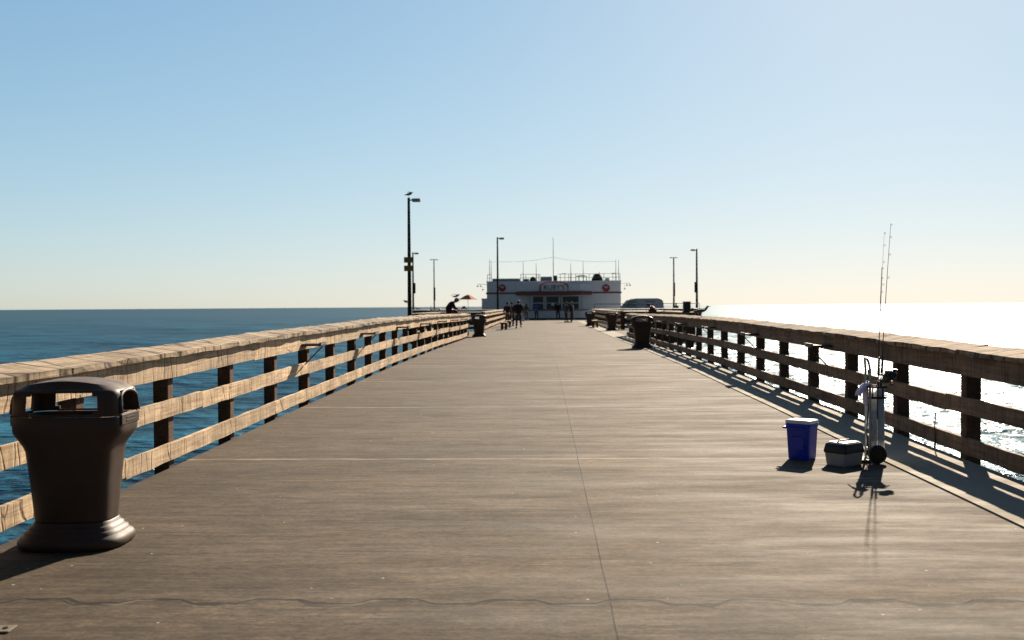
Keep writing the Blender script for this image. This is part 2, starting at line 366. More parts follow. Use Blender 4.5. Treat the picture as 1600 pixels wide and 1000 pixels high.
# sea -----------------------------------------------------------------
def water():
    """waves in octaves; those too fine to see at a distance turn into roughness there"""
    m = NT('sea_water')
    sx = m.n("ShaderNodeSeparateXYZ"); m.l(m.tc.outputs['Object'], sx.inputs[0])
    flat = m.n("ShaderNodeCombineXYZ"); m.l(sx.outputs[0], flat.inputs[0]); m.l(sx.outputs[1], flat.inputs[1])
    ln = m.n("ShaderNodeVectorMath", operation='LENGTH'); m.l(flat.outputs[0], ln.inputs[0]); D = ln.outputs['Value']
    foot = m.math('MULTIPLY', m.math('MULTIPLY', D, D), .00007)
    h = None; kept = None; hc = None
    for k in range(9):
        lam = .42 * 1.9 ** k
        mp = m.n("ShaderNodeMapping"); mp.inputs['Scale'].default_value = (.8 / lam, 1.0 / lam, 1)
        mp.inputs['Rotation'].default_value = (0, 0, R((-14, 9, 22, -5, 12, -18, 6, -9, 15)[k])); mp.inputs['Location'].default_value = (k * 3.7, k * 1.9, 0)
        m.l(m.tc.outputs['Object'], mp.inputs['Vector'])
        nz = m.n("ShaderNodeTexNoise"); nz.inputs['Scale'].default_value = 1.; nz.inputs['Detail'].default_value = 3.; nz.inputs['Distortion'].default_value = .35
        m.l(mp.outputs[0], nz.inputs['Vector'])
        wgt = m.n("ShaderNodeMapRange"); wgt.inputs[1].default_value = lam * .3; wgt.inputs[2].default_value = lam * 2.2
        wgt.inputs[3].default_value = 1.; wgt.inputs[4].default_value = 0.; m.l(foot, wgt.inputs[0])
        amp = SLOPE * lam * (1.2 if k < 5 else .5)
        t = m.math('MULTIPLY', m.math('MULTIPLY', nz.outputs['Fac'], amp), wgt.outputs[0])
        c = m.math('MULTIPLY', m.math('MULTIPLY', m.math('SUBTRACT', nz.outputs['Fac'], .5), wgt.outputs[0]), 1.3 if k < 5 else .45)
        h = t if h is None else m.math('ADD', h, t)
        hc = c if hc is None else m.math('ADD', hc, c)
        kept = wgt.outputs[0] if kept is None else m.math('ADD', kept, wgt.outputs[0])
    bp = m.n("ShaderNodeBump"); bp.inputs['Strength'].default_value = 1.0; bp.inputs['Distance'].default_value = 1.0; m.l(h, bp.inputs['Height'])
    col = m.mix(m.ramp(m.math('ADD', m.math('MULTIPLY', hc, .9), .5), [(.2, 0.), (.8, 1.)]), (.0015, .016, .030), (.010, .086, .142))
    rg = m.n("ShaderNodeMapRange"); rg.inputs[1].default_value = 9; rg.inputs[2].default_value = 0; rg.inputs[3].default_value = .215; rg.inputs[4].default_value = .46
    m.l(kept, rg.inputs[0])
    df = m.n("ShaderNodeBsdfDiffuse"); m.l(col, df.inputs[0])
    gl = m.n("ShaderNodeBsdfGlossy"); gl.inputs[0].default_value = (.84, .95, 1, 1); m.l(rg.outputs[0], gl.inputs['Roughness'])
    fr = m.n("ShaderNodeFresnel"); fr.inputs[0].default_value = 1.33; m.l(bp.outputs[0], fr.inputs['Normal'])
    fac = m.math('MINIMUM', m.math('MULTIPLY', fr.outputs[0], 1.0), .12)
    for q in (df, gl): m.l(bp.outputs[0], q.inputs['Normal'])
    mx = m.n("ShaderNodeMixShader"); m.l(fac, mx.inputs[0]); m.l(df.outputs[0], mx.inputs[1]); m.l(gl.outputs[0], mx.inputs[2])
    m.l(mx.outputs[0], m.t.nodes["Material Output"].inputs[0]); m.t.nodes.remove(m.p)
    return m.m
SLOPE = .27
mb = MB(); mb.add([(-30000, -2000, SEA), (30000, -2000, SEA), (30000, 40000, SEA), (-30000, 40000, SEA)], [(0, 1, 2, 3)])
mb.build('sea', water(), kind='structure')

# ------------------------------------------------------------------ pier deck
XL, XR, XS = -3.44, 3.93, 3.16
def slab(mb, x0, x1, y0, y1, dz=0, thick=.35, dy=.8):
    n = max(1, int((y1 - y0) / dy)); vs = []; fs = []
    for i in range(n + 1):
        y = y0 + (y1 - y0) * i / n; z = prof(y) + dz
        vs += [(x0, y, z), (x1, y, z), (x1, y, z - thick), (x0, y, z - thick)]
    for i in range(n):
        a = i * 4; b = a + 4
        for k in range(4): fs.append((a + k, a + (k + 1) % 4, b + (k + 1) % 4, b + k))
    fs += [(0, 1, 2, 3), (n * 4 + 3, n * 4 + 2, n * 4 + 1, n * 4)]
    mb.add(vs, fs)
mb = MB()
slab(mb, XL, XS, -6, 96); slab(mb, -6.25, XL, 48.4, 60.1, dy=3); slab(mb, XS + .77, 7.25, 48.4, 60.1, dy=3)
slab(mb, XS + .77, 4.9, 60.1, 96, dy=3); slab(mb, -3.75, XL, 60.1, 96, dy=3)
slab(mb, -12.6, 15.2, 96, 130, dy=5)
mb.build('pier_deck', M_deck, kind='structure')
mb = MB(); slab(mb, XS + .012, XR, -6, 96, dz=.012)
mb.build('edge_strip', M_strip, kind='structure')

# ------------------------------------------------------------------ railings
def board(mb, corners, p0, p1, zf, step, jit, seed):
    """board along a path p0->p1; corners = cross-section (side offset, height) list"""
    p0 = Vector(p0); p1 = Vector(p1); d = p1 - p0; L = d.length; d.normalize(); s = Vector((d.y, -d.x))
    n = max(1, int(L / step)); rs = []
    for i in range(n + 1):
        q = p0 + d * (L * i / n); base = zf(q.y)
        ring = []
        for k, (o, z) in enumerate(corners):
            a = jit * noise.noise(Vector((i * step * 2.3 + seed, k * 5.1, seed * 1.7))) * 2
            b = jit * noise.noise(Vector((i * step * 2.9 + seed, k * 7.7 + 50, seed))) * 2
            if random.random() < .10: a += (-1 if o > 0 else 1) * jit * random.random() * 1.6
            ring.append((q.x + s.x * (o + a), q.y + s.y * (o + a), base + z + b))
        rs.append(ring)
    mb.rings(rs, True, False); return mb

def railing(root, p0, p1, side, posts, zoff=0.0, seglen=4.7, step=.12, jit=.0036, rails=True, top_dz=0, seg0=None, rmat=None, cmat=None):
    """side = +1 when the deck lies to the right of travel p0->p1"""
    p0 = Vector(p0); p1 = Vector(p1); L = (p1 - p0).length; d = (p1 - p0) / L; s = Vector((d.y, -d.x)) * side
    zf = lambda y: prof(y) + zoff
    def spans(off):
        t = off
        while t > 0: t -= seglen
        while t < L:
            a = max(0, t); b = min(L, t + seglen)
            if b - a > .05: yield a, b
            t += seglen
    sd = random.random() * 50
    capc = [(-.145, 1.08), (-.145, 1.12), (.165, 1.075), (.165, 1.03)]
    for a, b in spans(seg0 if seg0 is not None else 1.3):
        sd += 3.3; mb = MB(); dz = random.uniform(-.006, .006)
        board(mb, [(o * side, z + dz) for o, z in capc], p0 + d * (a + .004), p0 + d * (b - .004), zf, step, jit * 2.1, sd)
        mb.build('cap_board', cmat or M_cap, root)
    for k, (z0, z1) in enumerate(((.825, 1.038), (.465, .618), (.085, .24))):
        for a, b in spans(-1.9 * k - 1.1):
            sd += 2.1; mb = MB(); dz = random.uniform(-.012, .012)
            c = [(.072, z0 + dz), (.072, z1 + dz), (.110, z1 + dz), (.110, z0 + dz)]
            board(mb, [(o * side, z) for o, z in c], p0 + d * (a + .003), p0 + d * (b - .003), zf, step, jit, sd)
            mb.build('rail', rmat or M_rail, root)
    for t in posts:
        q = p0 + d * t; w_ = random.uniform(-.006, .006)
        mb = MB(); ang = math.atan2(d.y, d.x)
        Mx = Matrix.Translation((q.x, q.y, zf(q.y))) @ Matrix.Rotation(ang, 4, 'Z') @ Matrix.Rotation(R(random.uniform(-.6, .6)), 4, 'X')
        mb.box(-.07, .07, -.07, .07, -.55, 1.075 + w_ * 0, Mx)
        mb.build('post', M_post, root, bevel=.008)

S = 1.88
WL, WR = -3.53, 4.08
rl = empty('wooden_railing', (0, 0, 0), label='long sunlit weathered wooden railing along the left edge of the walkway', cat='railing')
railing(rl, (WL, -5.6), (WL, 48.3), 1, [y + 5.6 for y in [9.43 + S * k for k in range(-7, 21)]])
rr = empty('wooden_railing', (0, 0, 0), label='long shaded wooden railing on the right, throwing striped shadows on the deck', cat='railing')
railing(rr, (WR, -5.6), (WR, 48.3), -1, [y + 5.6 for y in [9.88 + S * k for k in range(-8, 21)]], zoff=-.045, rmat=M_rail_shade, cmat=M_cap_shade)

def simple_railing(label, p0, p1, side, n_post, zoff=0., group=None, pipe=False, dark=False):
    r = empty('wooden_railing', (0, 0, 0), label=label, cat='railing', group=group)
    L = (Vector(p1) - Vector(p0)).length
    railing(r, p0, p1, side, [L * (i + .02) / (n_post - .96) for i in range(n_post)], zoff, step=.5, jit=.004, rmat=M_dark_wood if dark else None, cmat=M_dark_wood if dark else None)  # dark: shade on the crosswise railings painted in as darker wood
    if pipe:
        mb = MB(); d = (Vector(p1) - Vector(p0)) / L; z = prof(p0[1])
        a = (p0[0], p0[1] + .12, z + 1.56); b = (p1[0], p1[1] + .12, z + 1.56)
        mb.tube([a, b], .03, 8); k = int(L / 2.4)
        for i in range(k + 1):
            x = p0[0] + (p1[0] - p0[0]) * i / k; mb.tube([(x, p0[1] + .12, z), (x, p0[1] + .12, z + 1.55)], .022, 6)
        mb.build('top_pipe', M_darkmetal, r)
    return r

simple_railing('short crossing railing at the near side of the left lookout, behind the signed lamp post', (-6.05, 48.5), (-3.65, 48.5), -1, 3)
simple_railing('sunlit railing on the outer side of the small left lookout, capped with a pale board', (-6.1, 48.6), (-6.1, 60), 1, 7)
simple_railing('dark shaded railing closing the far side of the left lookout, behind the hunched person', (-6.1, 60.1), (-3.6, 60.1), 1, 3, dark=True)
simple_railing('sunlit far railing on the left behind the row of benches', (-3.5, 60.3), (-3.5, 95.5), 1, 18)
simple_railing('dark near railing of the pier head on the left, under the orange parasol', (-12, 96), (-3.6, 96), 1, 6, dark=True)
simple_railing('outer left railing of the pier head, behind two slim lamp posts', (-12.1, 96.1), (-12.1, 129), 1, 12)
simple_railing('short railing crossing at the near side of the right lookout, beside the dark cabinet', (4.2, 48.5), (7.05, 48.5), -1, 3, -.045)
simple_railing('outer railing of the small right lookout, its cap seen just above the main railing', (7.1, 48.6), (7.1, 60), -1, 7)
simple_railing('black shaded railing closing the far side of the right lookout', (4.75, 60.1), (7.1, 60.1), 1, 3, dark=True)
simple_railing('far railing on the right running from the bins up to the restaurant', (4.7, 60.3), (4.7, 95.5), -1, 18)
simple_railing('near railing of the pier head with a pipe on top, in front of the van', (4.9, 96), (14.7, 96), 1, 7, pipe=True, dark=True)
simple_railing('outer right railing of the pier head, beyond the parked van', (14.8, 96.1), (14.8, 129), -1, 12)

# bait shelves under the caps ------------------------------------------
def shelf_at(x, y, sgn):
    r = empty('bait_shelf', (x, y, prof(y) - (.045 if sgn < 0 else 0)))
    mb = MB(); s = sgn
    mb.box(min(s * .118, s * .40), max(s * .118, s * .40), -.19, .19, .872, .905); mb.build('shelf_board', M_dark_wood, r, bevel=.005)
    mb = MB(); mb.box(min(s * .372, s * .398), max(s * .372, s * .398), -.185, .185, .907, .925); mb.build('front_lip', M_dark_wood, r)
    mb = MB(); mb.bar((s * .38, 0, .865), (s * .12, 0, .60), .014, .016); mb.build('brace', M_darkmetal, r)
    return r
sh = []
for i, y in enumerate([14.6 + 4.75 * k for k in range(7)]):
    o = shelf_at(WL, y, 1) if i == 0 else copy_tree(sh[0]); o.location = (WL, y, prof(y)); sh.append(o)
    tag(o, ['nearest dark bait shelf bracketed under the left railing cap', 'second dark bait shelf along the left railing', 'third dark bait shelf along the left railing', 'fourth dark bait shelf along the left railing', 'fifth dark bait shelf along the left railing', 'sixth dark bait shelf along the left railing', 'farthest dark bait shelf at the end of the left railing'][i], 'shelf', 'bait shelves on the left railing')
sr = []
for i, y in enumerate([14.3 + 4.7 * k for k in range(7)]):
    o = shelf_at(WR, y, -1) if i == 0 else copy_tree(sr[0]); o.location = (WR, y, prof(y) - .045); sr.append(o)
    tag(o, ['nearest bait shelf on the shaded right railing, top catching the sun', 'second bait shelf along the shaded right railing', 'third bait shelf along the shaded right railing', 'fourth bait shelf along the shaded right railing', 'fifth bait shelf along the shaded right railing, near the right bin', 'sixth bait shelf along the shaded right railing, behind the right bin', 'farthest bait shelf at the end of the shaded right railing'][i], 'shelf', 'bait shelves on the right railing')

# ------------------------------------------------------------------ trash can
def sring(cx, cy, rx, ry, z, n=96, e=3.6, zf=None):
    out = []
    for k in range(n):
        t = 2 * math.pi * k / n; c, s_ = math.cos(t), math.sin(t)
        q = (abs(c) ** e + abs(s_) ** e) ** (-1 / e)
        x = cx + rx * c * q; y = cy + ry * s_ * q
        out.append((x, y, z if zf is None else zf(x, y, z)))
    return out
def trash_can():
    r = empty('trash_can')
    mb = MB()
    P = [(.315, .255, 0), (.33, .27, .012), (.333, .273, .042), (.32, .26, .066), (.30, .24, .078), (.296, .236, .082), (.293, .233, .098), (.276, .216, .106), (.272, .212, .110), (.268, .208, .126), (.254, .194, .134), (.250, .190, .138), (.245, .186, .152), (.238, .18, .160)]
    mb.rings([sring(0, 0, a, b, z, e=3.2) for a, b, z in P]); mb.build('base', M_plastic, r)
    mb = MB()
    P = [(.232, .176, .166), (.235, .18, .20), (.25, .195, .40), (.268, .21, .60), (.275, .212, .62), (.285, .214, .64), (.318, .219, .685), (.338, .224, .712), (.344, .226, .73), (.345, .227, .76), (.345, .227, .818), (.337, .222, .824), (.30, .20, .824), (.255, .19, .60), (.24, .17, .3)]
    mb.rings([sring(0, 0, a, b, z, e=3.2 + 2.6 * min(1, z)) for a, b, z in P]); mb.build('body', M_plastic, r)
    # hood with four openings
    mb = MB(); n = 96
    zs = [.826, .832, .838, .858, .90, .955, .982, .992, 1.0]
    rr = [(.338, .222), (.342, .226), (.343, .227), (.342, .226), (.340, .225), (.336, .222), (.328, .217), (.314, .208), (.298, .196)]
    rs = [sring(0, 0, a, b, z, n, e=5.4) for (a, b), z in zip(rr, zs)]
    top = []
    for sc_, in [(f,) for f in (.94, .86, .74, .58, .38, .16)]:
        a, b = .298 * sc_, .196 * sc_
        top.append(sring(0, 0, a, b, 0, n, e=5.0 - (1 - sc_) * 3, zf=lambda x, y, z: 1.003 + .056 * (1 - (x / .30) ** 2) * (1 - .35 * (y / .23) ** 2)))
    rs += top
    v = [p for ring in rs for p in ring]; f = []
    for i in range(len(rs) - 1):
        for k in range(n):
            x, y, _ = rs[i][k]; x2, y2, _ = rs[i][(k + 1) % n]; xm = (x + x2) / 2; ym = (y + y2) / 2
            if 2 <= i <= 5:
                lim = {2: .96, 3: 1.0, 4: .99, 5: .88}[i]
                front = abs(ym) > .17 and abs(xm) < .215 * lim
                sideo = abs(xm) > .29 and abs(ym) < .135 * lim
                if front or sideo: continue
            f.append((i * n + k, i * n + (k + 1) % n, (i + 1) * n + (k + 1) % n, (i + 1) * n + k))
    f.append(tuple((len(rs) - 1) * n + k for k in range(n)))
    mb.add(v, f, True); h = mb.build('hood', M_plastic, r)
    so = h.modifiers.new('solid', 'SOLIDIFY'); so.thickness = .014; so.offset = -1
    bv = h.modifiers.new('bevel', 'BEVEL'); bv.width = .006; bv.segments = 2; bv.limit_method = 'ANGLE'; bv.angle_limit = R(50)
    # raised rims round the side chutes
    for s_ in (-1, 1):
        mb = MB(); pts = []
        for t in range(17):
            a = math.pi * t / 16; pts.append((s_ * (.338 - .01 * math.sin(a)), .142 * math.cos(a) * (1 if abs(math.cos(a)) < .99 else 1), .90 + .078 * math.sin(a) ** .7))
        pts = [(s_ * .346, .145, .84)] + pts + [(s_ * .346, -.145, .84)]
        mb.tube(pts, .011, 8); mb.build('chute_rim', M_plastic, r)
        mb = MB(); mb.box(min(s_ * .338, s_ * .349), max(s_ * .338, s_ * .349), -.15, .15, .765, .835); mb.build('chute_lip', M_plastic, r, bevel=.006)
        mb = MB()
        for q in range(2): mb.box(min(s_ * .349, s_ * .352), max(s_ * .349, s_ * .352), -.075, .075, .785 + q * .02, .793 + q * .02)
        mb.build('raised_lettering', M_plastic, r)
    mb = MB(); mb.rings([sring(0, 0, .22, .165, .30), sring(0, 0, .25, .17, .70), sring(0, 0, .252, .175, .742), sring(0, 0, .24, .165, .746), sring(0, 0, .23, .155, .71), sring(0, 0, .21, .15, .5)]); mb.build('liner', M_liner, r)
    return r
tc = trash_can()
cans = [(-2.975, 6.44, 2, 'large brown plastic trash can with open hood, nearest the camera at far left'),
        (-2.98, 48.4, -3, 'distant brown trash can at the far end of the long left railing'),
        (3.22, 33.1, 0, 'brown trash can standing against the middle of the right railing'),
        (3.95, 58.2, 3, 'far brown trash can on the right, first beyond the lookout gap'),
        (3.35, 71.5, 0, 'farthest small trash can on the right, near the restaurant')]
for i, (x, y, a, lab) in enumerate(cans):
    o = tc if i == 0 else copy_tree(tc)
    o.location = (x, y, prof(y)); o.rotation_euler = (0, 0, R(a)); tag(o, lab, 'trash can', 'brown trash cans along the pier')
tag(tc.children[0])

# small steel plate bolted to the deck in the near left corner
r = empty('cover_plate', (-2.70, 4.72, prof(4.72)), R(4), label='small tan metal plate bolted flat to the deck, bottom left corner', cat='plate')
mb = MB(); mb.box(-.2, .2, -.05, .05, .002, .010); mb.build('plate', M_steelplate, r, bevel=.003)
for q in (-.165, .165): mb = MB(); mb.cyl((q, .0, .009), .012, .006, 10); mb.build('bolt', M_darkmetal, r)

# ------------------------------------------------------------------ cooler, tackle box
def rrbox(x, y, r, z, n=8):
    out = []
    for cx, cy, a0 in ((x - r, y - r, 0), (-x + r, y - r, 90), (-x + r, -y + r, 180), (x - r, -y + r, 270)):
        for k in range(n):
            a = R(a0 + 90 * k / (n - 1)); out.append((cx + r * math.cos(a), cy + r * math.sin(a), z))
    return out
cz = prof(9.8)
r = empty('cooler', (2.46, 9.78, cz), R(-38), label='tall blue picnic cooler with white lid standing on the deck at right', cat='cooler')
mb = MB(); mb.rings([rrbox(.098, .085, .02, 0), rrbox(.104, .09, .02, .012), rrbox(.118, .102, .022, .305), rrbox(.124, .107, .022, .315), rrbox(.125, .108, .022, .340), rrbox(.11, .095, .02, .341)]); mb.build('body', M_blue, r)
mb = MB(); mb.rings([rrbox(.122, .105, .022, .342), rrbox(.127, .11, .024, .347), rrbox(.127, .11, .024, .366), rrbox(.118, .10, .024, .374), rrbox(.09, .075, .02, .377)]); mb.build('lid', M_white, r)
mb = MB(); mb.tube([(-.128, -.02, .305), (-.135, -.06, .303), (-.135, -.122, .302), (-.1, -.126, .302), (0, -.127, .30), (.08, -.124, .301)], .009, 8); mb.tube([(-.124, 0, .305), (-.16, 0, .30), (-.165, -.03, .298), (-.128, -.03, .30)], .010, 8); mb.build('handle', M_blue, r)
mb = MB(); mb.box(-.06, .06, -.1105, -.107, .10, .22, Matrix.Translation((0, .006, 0))); mb.build('front_panel', M_blue, r, bevel=.003)
r = empty('tackle_box', (2.755, 9.44, prof(9.5)), R(-52), label='low grey fishing box with flared black lid beside the blue cooler', cat='tackle box')
mb = MB(); mb.rings([rrbox(.10, .125, .02, .0), rrbox(.105, .13, .02, .015), rrbox(.114, .14, .022, .105), rrbox(.118, .144, .022, .115), rrbox(.105, .13, .02, .117)]); mb.build('body', M_grey, r)
mb = MB(); mb.rings([rrbox(.120, .147, .022, .116), rrbox(.123, .15, .022, .13), rrbox(.112, .137, .022, .19), rrbox(.103, .125, .02, .203), rrbox(.07, .09, .02, .207)]); mb.build('lid', M_black, r)
mb = MB(); mb.box(-.092, -.004, -.108, .108, .2065, .2125); mb.box(.004, .092, -.108, .108, .2065, .2125); mb.build('lid_tray', M_white, r, bevel=.003)
mb = MB(); mb.tube([(-.004, -.09, .21), (-.004, -.08, .222), (-.004, .08, .222), (-.004, .09, .21)], .008, 8); mb.build('handle', M_black, r)
for q in (-.08, .08): mb = MB(); mb.box(-.130, -.120, q - .018, q + .018, .09, .145); mb.build('latch', M_black, r, bevel=.003)

# ------------------------------------------------------------------ fishing cart
CX, CY = 3.085, 9.62; CZ = prof(CY)
r = empty('fishing_cart', (CX, CY, CZ), R(-6), label='upright fishing cart with white rod tubes and two black wheels near the right railing', cat='cart')
for q, dx in ((-.15, 0), (.15, .035)):
    wh = empty('wheel', (0, 0, 0)); wh.parent = r
    mb = MB(); prf = []
    for t in range(24):
        a = 2 * math.pi * t / 24; prf.append((dx + .071 * math.cos(a), .071 * math.sin(a)))
    ringsT = []
    for t in range(25):
        a = 2 * math.pi * t / 24; c = Vector((dx + .066 * math.cos(a), q, .086 + .066 * math.sin(a)))
        ringsT.append([(c.x + .019 * math.cos(b) * math.cos(a), c.y + .022 * math.sin(b), c.z + .019 * math.cos(b) * math.sin(a)) for b in [2 * math.pi * j / 10 for j in range(10)]])
    mb.rings(ringsT, False); mb.build('tyre', M_rubber, wh)
    mb = MB(); mb.cyl((dx, q - .014, .086), .05, .028, 20, 'Y'); mb.cyl((dx, q - .024, .086), .018, .048, 14, 'Y')
    for t in range(5):
        a = 2 * math.pi * t / 5; mb.bar((dx, q - .016, .086), (dx + .048 * math.cos(a), q - .016, .086 + .048 * math.sin(a)), .014, .006)
    mb.build('rim', M_darkmetal, wh)
mb = MB(); mb.tube([(.0, -.17, .086), (.035, .17, .086)], .008, 8); mb.build('axle', M_darkmetal, r)
mb = MB()
for q in (-.10, .10): mb.tube([(-.055, q, .03), (-.055, q, .86), (-.06, q * .95, .90), (-.07, q * .6, .955)], .011, 8)
mb.tube([(-.07, -.06, .955), (-.075, 0, .965), (-.07, .06, .955)], .012, 8)
for z in (.12, .34, .58, .74): mb.tube([(-.055, -.10, z), (-.055, .10, z)], .009, 8)
for q in (-.09, .09): mb.tube([(-.055, q, .10), (.03, q, .086)], .009, 8)
mb.build('frame', M_metal, r)
mb = MB(); mb.box(-.2, -.05, -.13, .13, .022, .03); mb.box(-.205, -.198, -.13, .13, .022, .045); mb.build('base_plate', M_steelplate, r)
tubes = [(-.018, -.05, .10, .68, .034), (.052, -.05, .10, .70, .032), (-.035, .05, .30, .67, .03), (.04, .05, .10, .69, .032)]
for x, y, z0, z1, q in tubes:
    mb = MB(); n = 16
    mb.rings([[(x + rr_ * math.cos(2 * math.pi * k / n), y + rr_ * math.sin(2 * math.pi * k / n), z) for k in range(n)] for rr_, z in ((q, z0), (q, z1), (q - .004, z1 + .001), (q - .004, z0 + .1))]); mb.build('rod_tube', M_tube, r)
mb = MB()
for z in (.60, .70):
    mb.tube([(-.07, -.088, z), (.09, -.088, z), (.09, .088, z), (-.07, .088, z), (-.07, -.088, z)], .011, 6)
for q in (-.075, -.03, .015, .06): mb.bar((q, -.09, .60), (q, -.09, .70), .012, .008)
mb.build('tube_clamp', M_black, r)
mb = MB(); mb.tube([(-.03, -.088, .695), (-.05, -.10, .72), (-.09, -.10, .71)], .01, 6); mb.build('cleat', M_black, r)
# a cord loop dangling off the frame
mb = MB(); mb.tube([(-.07, -.10, .86), (-.085, -.12, .7), (-.075, -.12, .5), (-.09, -.12, .3), (-.08, -.11, .16), (-.06, -.1, .1)], .006, 6); mb.build('bungee_cord', M_black, r)

def rod(label, base, tip, rb, reel=None, grip=.35, group='fishing rods standing in the cart'):
    b = Vector(base); t = Vector(tip); d = (t - b); L = d.length; d.normalize()
    r = empty('fishing_rod', b, label=label, cat='fishing rod', group=group)
    P = lambda s_: d * s_
    mb = MB(); bend = Vector((.02, 0, 0))
    pts = [P(L * i / 8) + bend * ((i / 8) ** 2 - i / 8) for i in range(9)]
    mb.tube(pts, [rb * (1 - .72 * i / 8) for i in range(9)], 8); mb.build('blank', M_darkmetal, r)
    mb = MB(); mb.tube([P(.0), P(grip)], [.012, .011], 10); mb.tube([P(grip + .06), P(grip + .22)], [.012, .009], 10); mb.build('grip', M_black, r)
    for k, u in enumerate((.42, .58, .72, .84, .93, .995)):
        q = P(L * u); w_ = .012 * (1 - .7 * u) + .003; mb = MB()
        mb.tube([q + Vector((w_ * math.cos(a), -w_ * .3, w_ * math.sin(a))) + Vector((w_ * 1.1, 0, 0)) for a in [2 * math.pi * j / 10 for j in range(11)]], .0014, 5)
        mb.build('guide', M_metal, r)
    if reel:
        z, sx, sy = reel; q = P(z); rl_ = empty('reel', (0, 0, 0)); rl_.parent = r; s_ = Vector((sx, sy, 0)).normalized()
        mb = MB(); mb.bar(q, q + s_ * .07, .018, .014); c = q + s_ * .095
        mb.tube([c + Vector((0, 0, -.035)), c + Vector((0, 0, -.012)), c + Vector((0, 0, .012))], [.027, .040, .034], 14); mb.build('reel_body', M_black, rl_)
        mb = MB(); mb.tube([c + Vector((0, 0, .012)), c + Vector((0, 0, .018)), c + Vector((0, 0, .04)), c + Vector((0, 0, .046))], [.040, .03, .03, .040], 16); mb.build('spool', M_darkmetal, rl_)
        mb = MB(); e = Vector((-s_.y, s_.x, 0)); mb.tube([c - e * .02, c - e * .06, c - e * .062 + Vector((0, 0, -.045))], .005, 6); mb.ell(c - e * .075 + Vector((0, 0, -.045)), (.014, .011, .011), 8, 5)
        mb.build('crank', M_black, rl_)
        mb = MB(); mb.tube([c + e * .034, c + e * .03 + s_ * .03 + Vector((0, 0, .03)), c + s_ * .044 + Vector((0, 0, .04)), c - e * .03 + s_ * .03 + Vector((0, 0, .03)), c - e * .034], .003, 5); mb.build('bail', M_metal, rl_)
    return r
rod('longest fishing rod in the cart, leaning right with a big dark reel', (CX + .03, CY - .05, CZ + .42), (CX + .165, CY + .02, EYE + .745), .0058, (.40, 1, -.35))
rod('slimmest pale fishing rod in the cart, between the other two', (CX + .04, CY + .05, CZ + .40), (CX + .105, CY + .02, EYE + .665), .0034, (.36, 1, .5))
rod('shortest thick fishing rod standing upright in the cart', (CX + .015, CY - .05, CZ + .40), (CX + .065, CY - .03, EYE + .335), .0075, (.41, .9, -1))
# extra reels cluster: net frame folded on the cart side
mb = MB(); n = 14
top_ = [(-.105, -.10, .72), (-.13, -.115, .735), (-.16, -.12, .70), (-.185, -.115, .655)]
grid = []
for i, p in enumerate([(-.05, .70), (-.075, .745), (-.105, .748), (-.14, .725), (-.17, .68), (-.19, .63)]):
    row = []
    for j in range(9):
        u = j / 8 - .5; fold = .012 * math.sin(j * 2.3 + i * .7)
        row.append((p[0] + .012 * math.sin(j * 1.7), -.115 + u * .16 + fold * .5, p[1] + fold - .02 * abs(u)))
    grid.append(row)
for i, p in enumerate([(-.12, .70), (-.122, .64), (-.118, .58), (-.115, .535)]):
    row = []
    for j in range(9):
        u = j / 8 - .5; row.append((p[0] + .012 * math.sin(j * 1.9 + i), -.115 + u * .10, p[1] - .015 * math.cos(j * 1.3)))
    grid.append(row)
v = [q for row in grid for q in row]; f = []
for i in range(5):
    for j in range(8): f.append((i * 9 + j, i * 9 + j + 1, (i + 1) * 9 + j + 1, (i + 1) * 9 + j))
for i in range(6, 9):
    for j in range(8): f.append((i * 9 + j, i * 9 + j + 1, (i + 1) * 9 + j + 1, (i + 1) * 9 + j))
mb.add(v, f, True)
o = mb.build('towel', M_towel, loc=(CX, CY, CZ), label='lavender rag draped over the handle side of the fishing cart', cat='towel')
so = o.modifiers.new('solid', 'SOLIDIFY'); so.thickness = .006; ss = o.modifiers.new('sub', 'SUBSURF'); ss.levels = ss.render_levels = 1
# strap hanging from the right railing near the last post
mb = MB(); mb.tube([(3.955, 10.42, .45), (3.95, 10.43, .3), (3.958, 10.43, .18), (3.95, 10.43, .08)], [.007, .006, .006, .012], 6)
mb.build('rope', M_black, label='short dark rope hanging off the right railing beside a post', cat='rope')

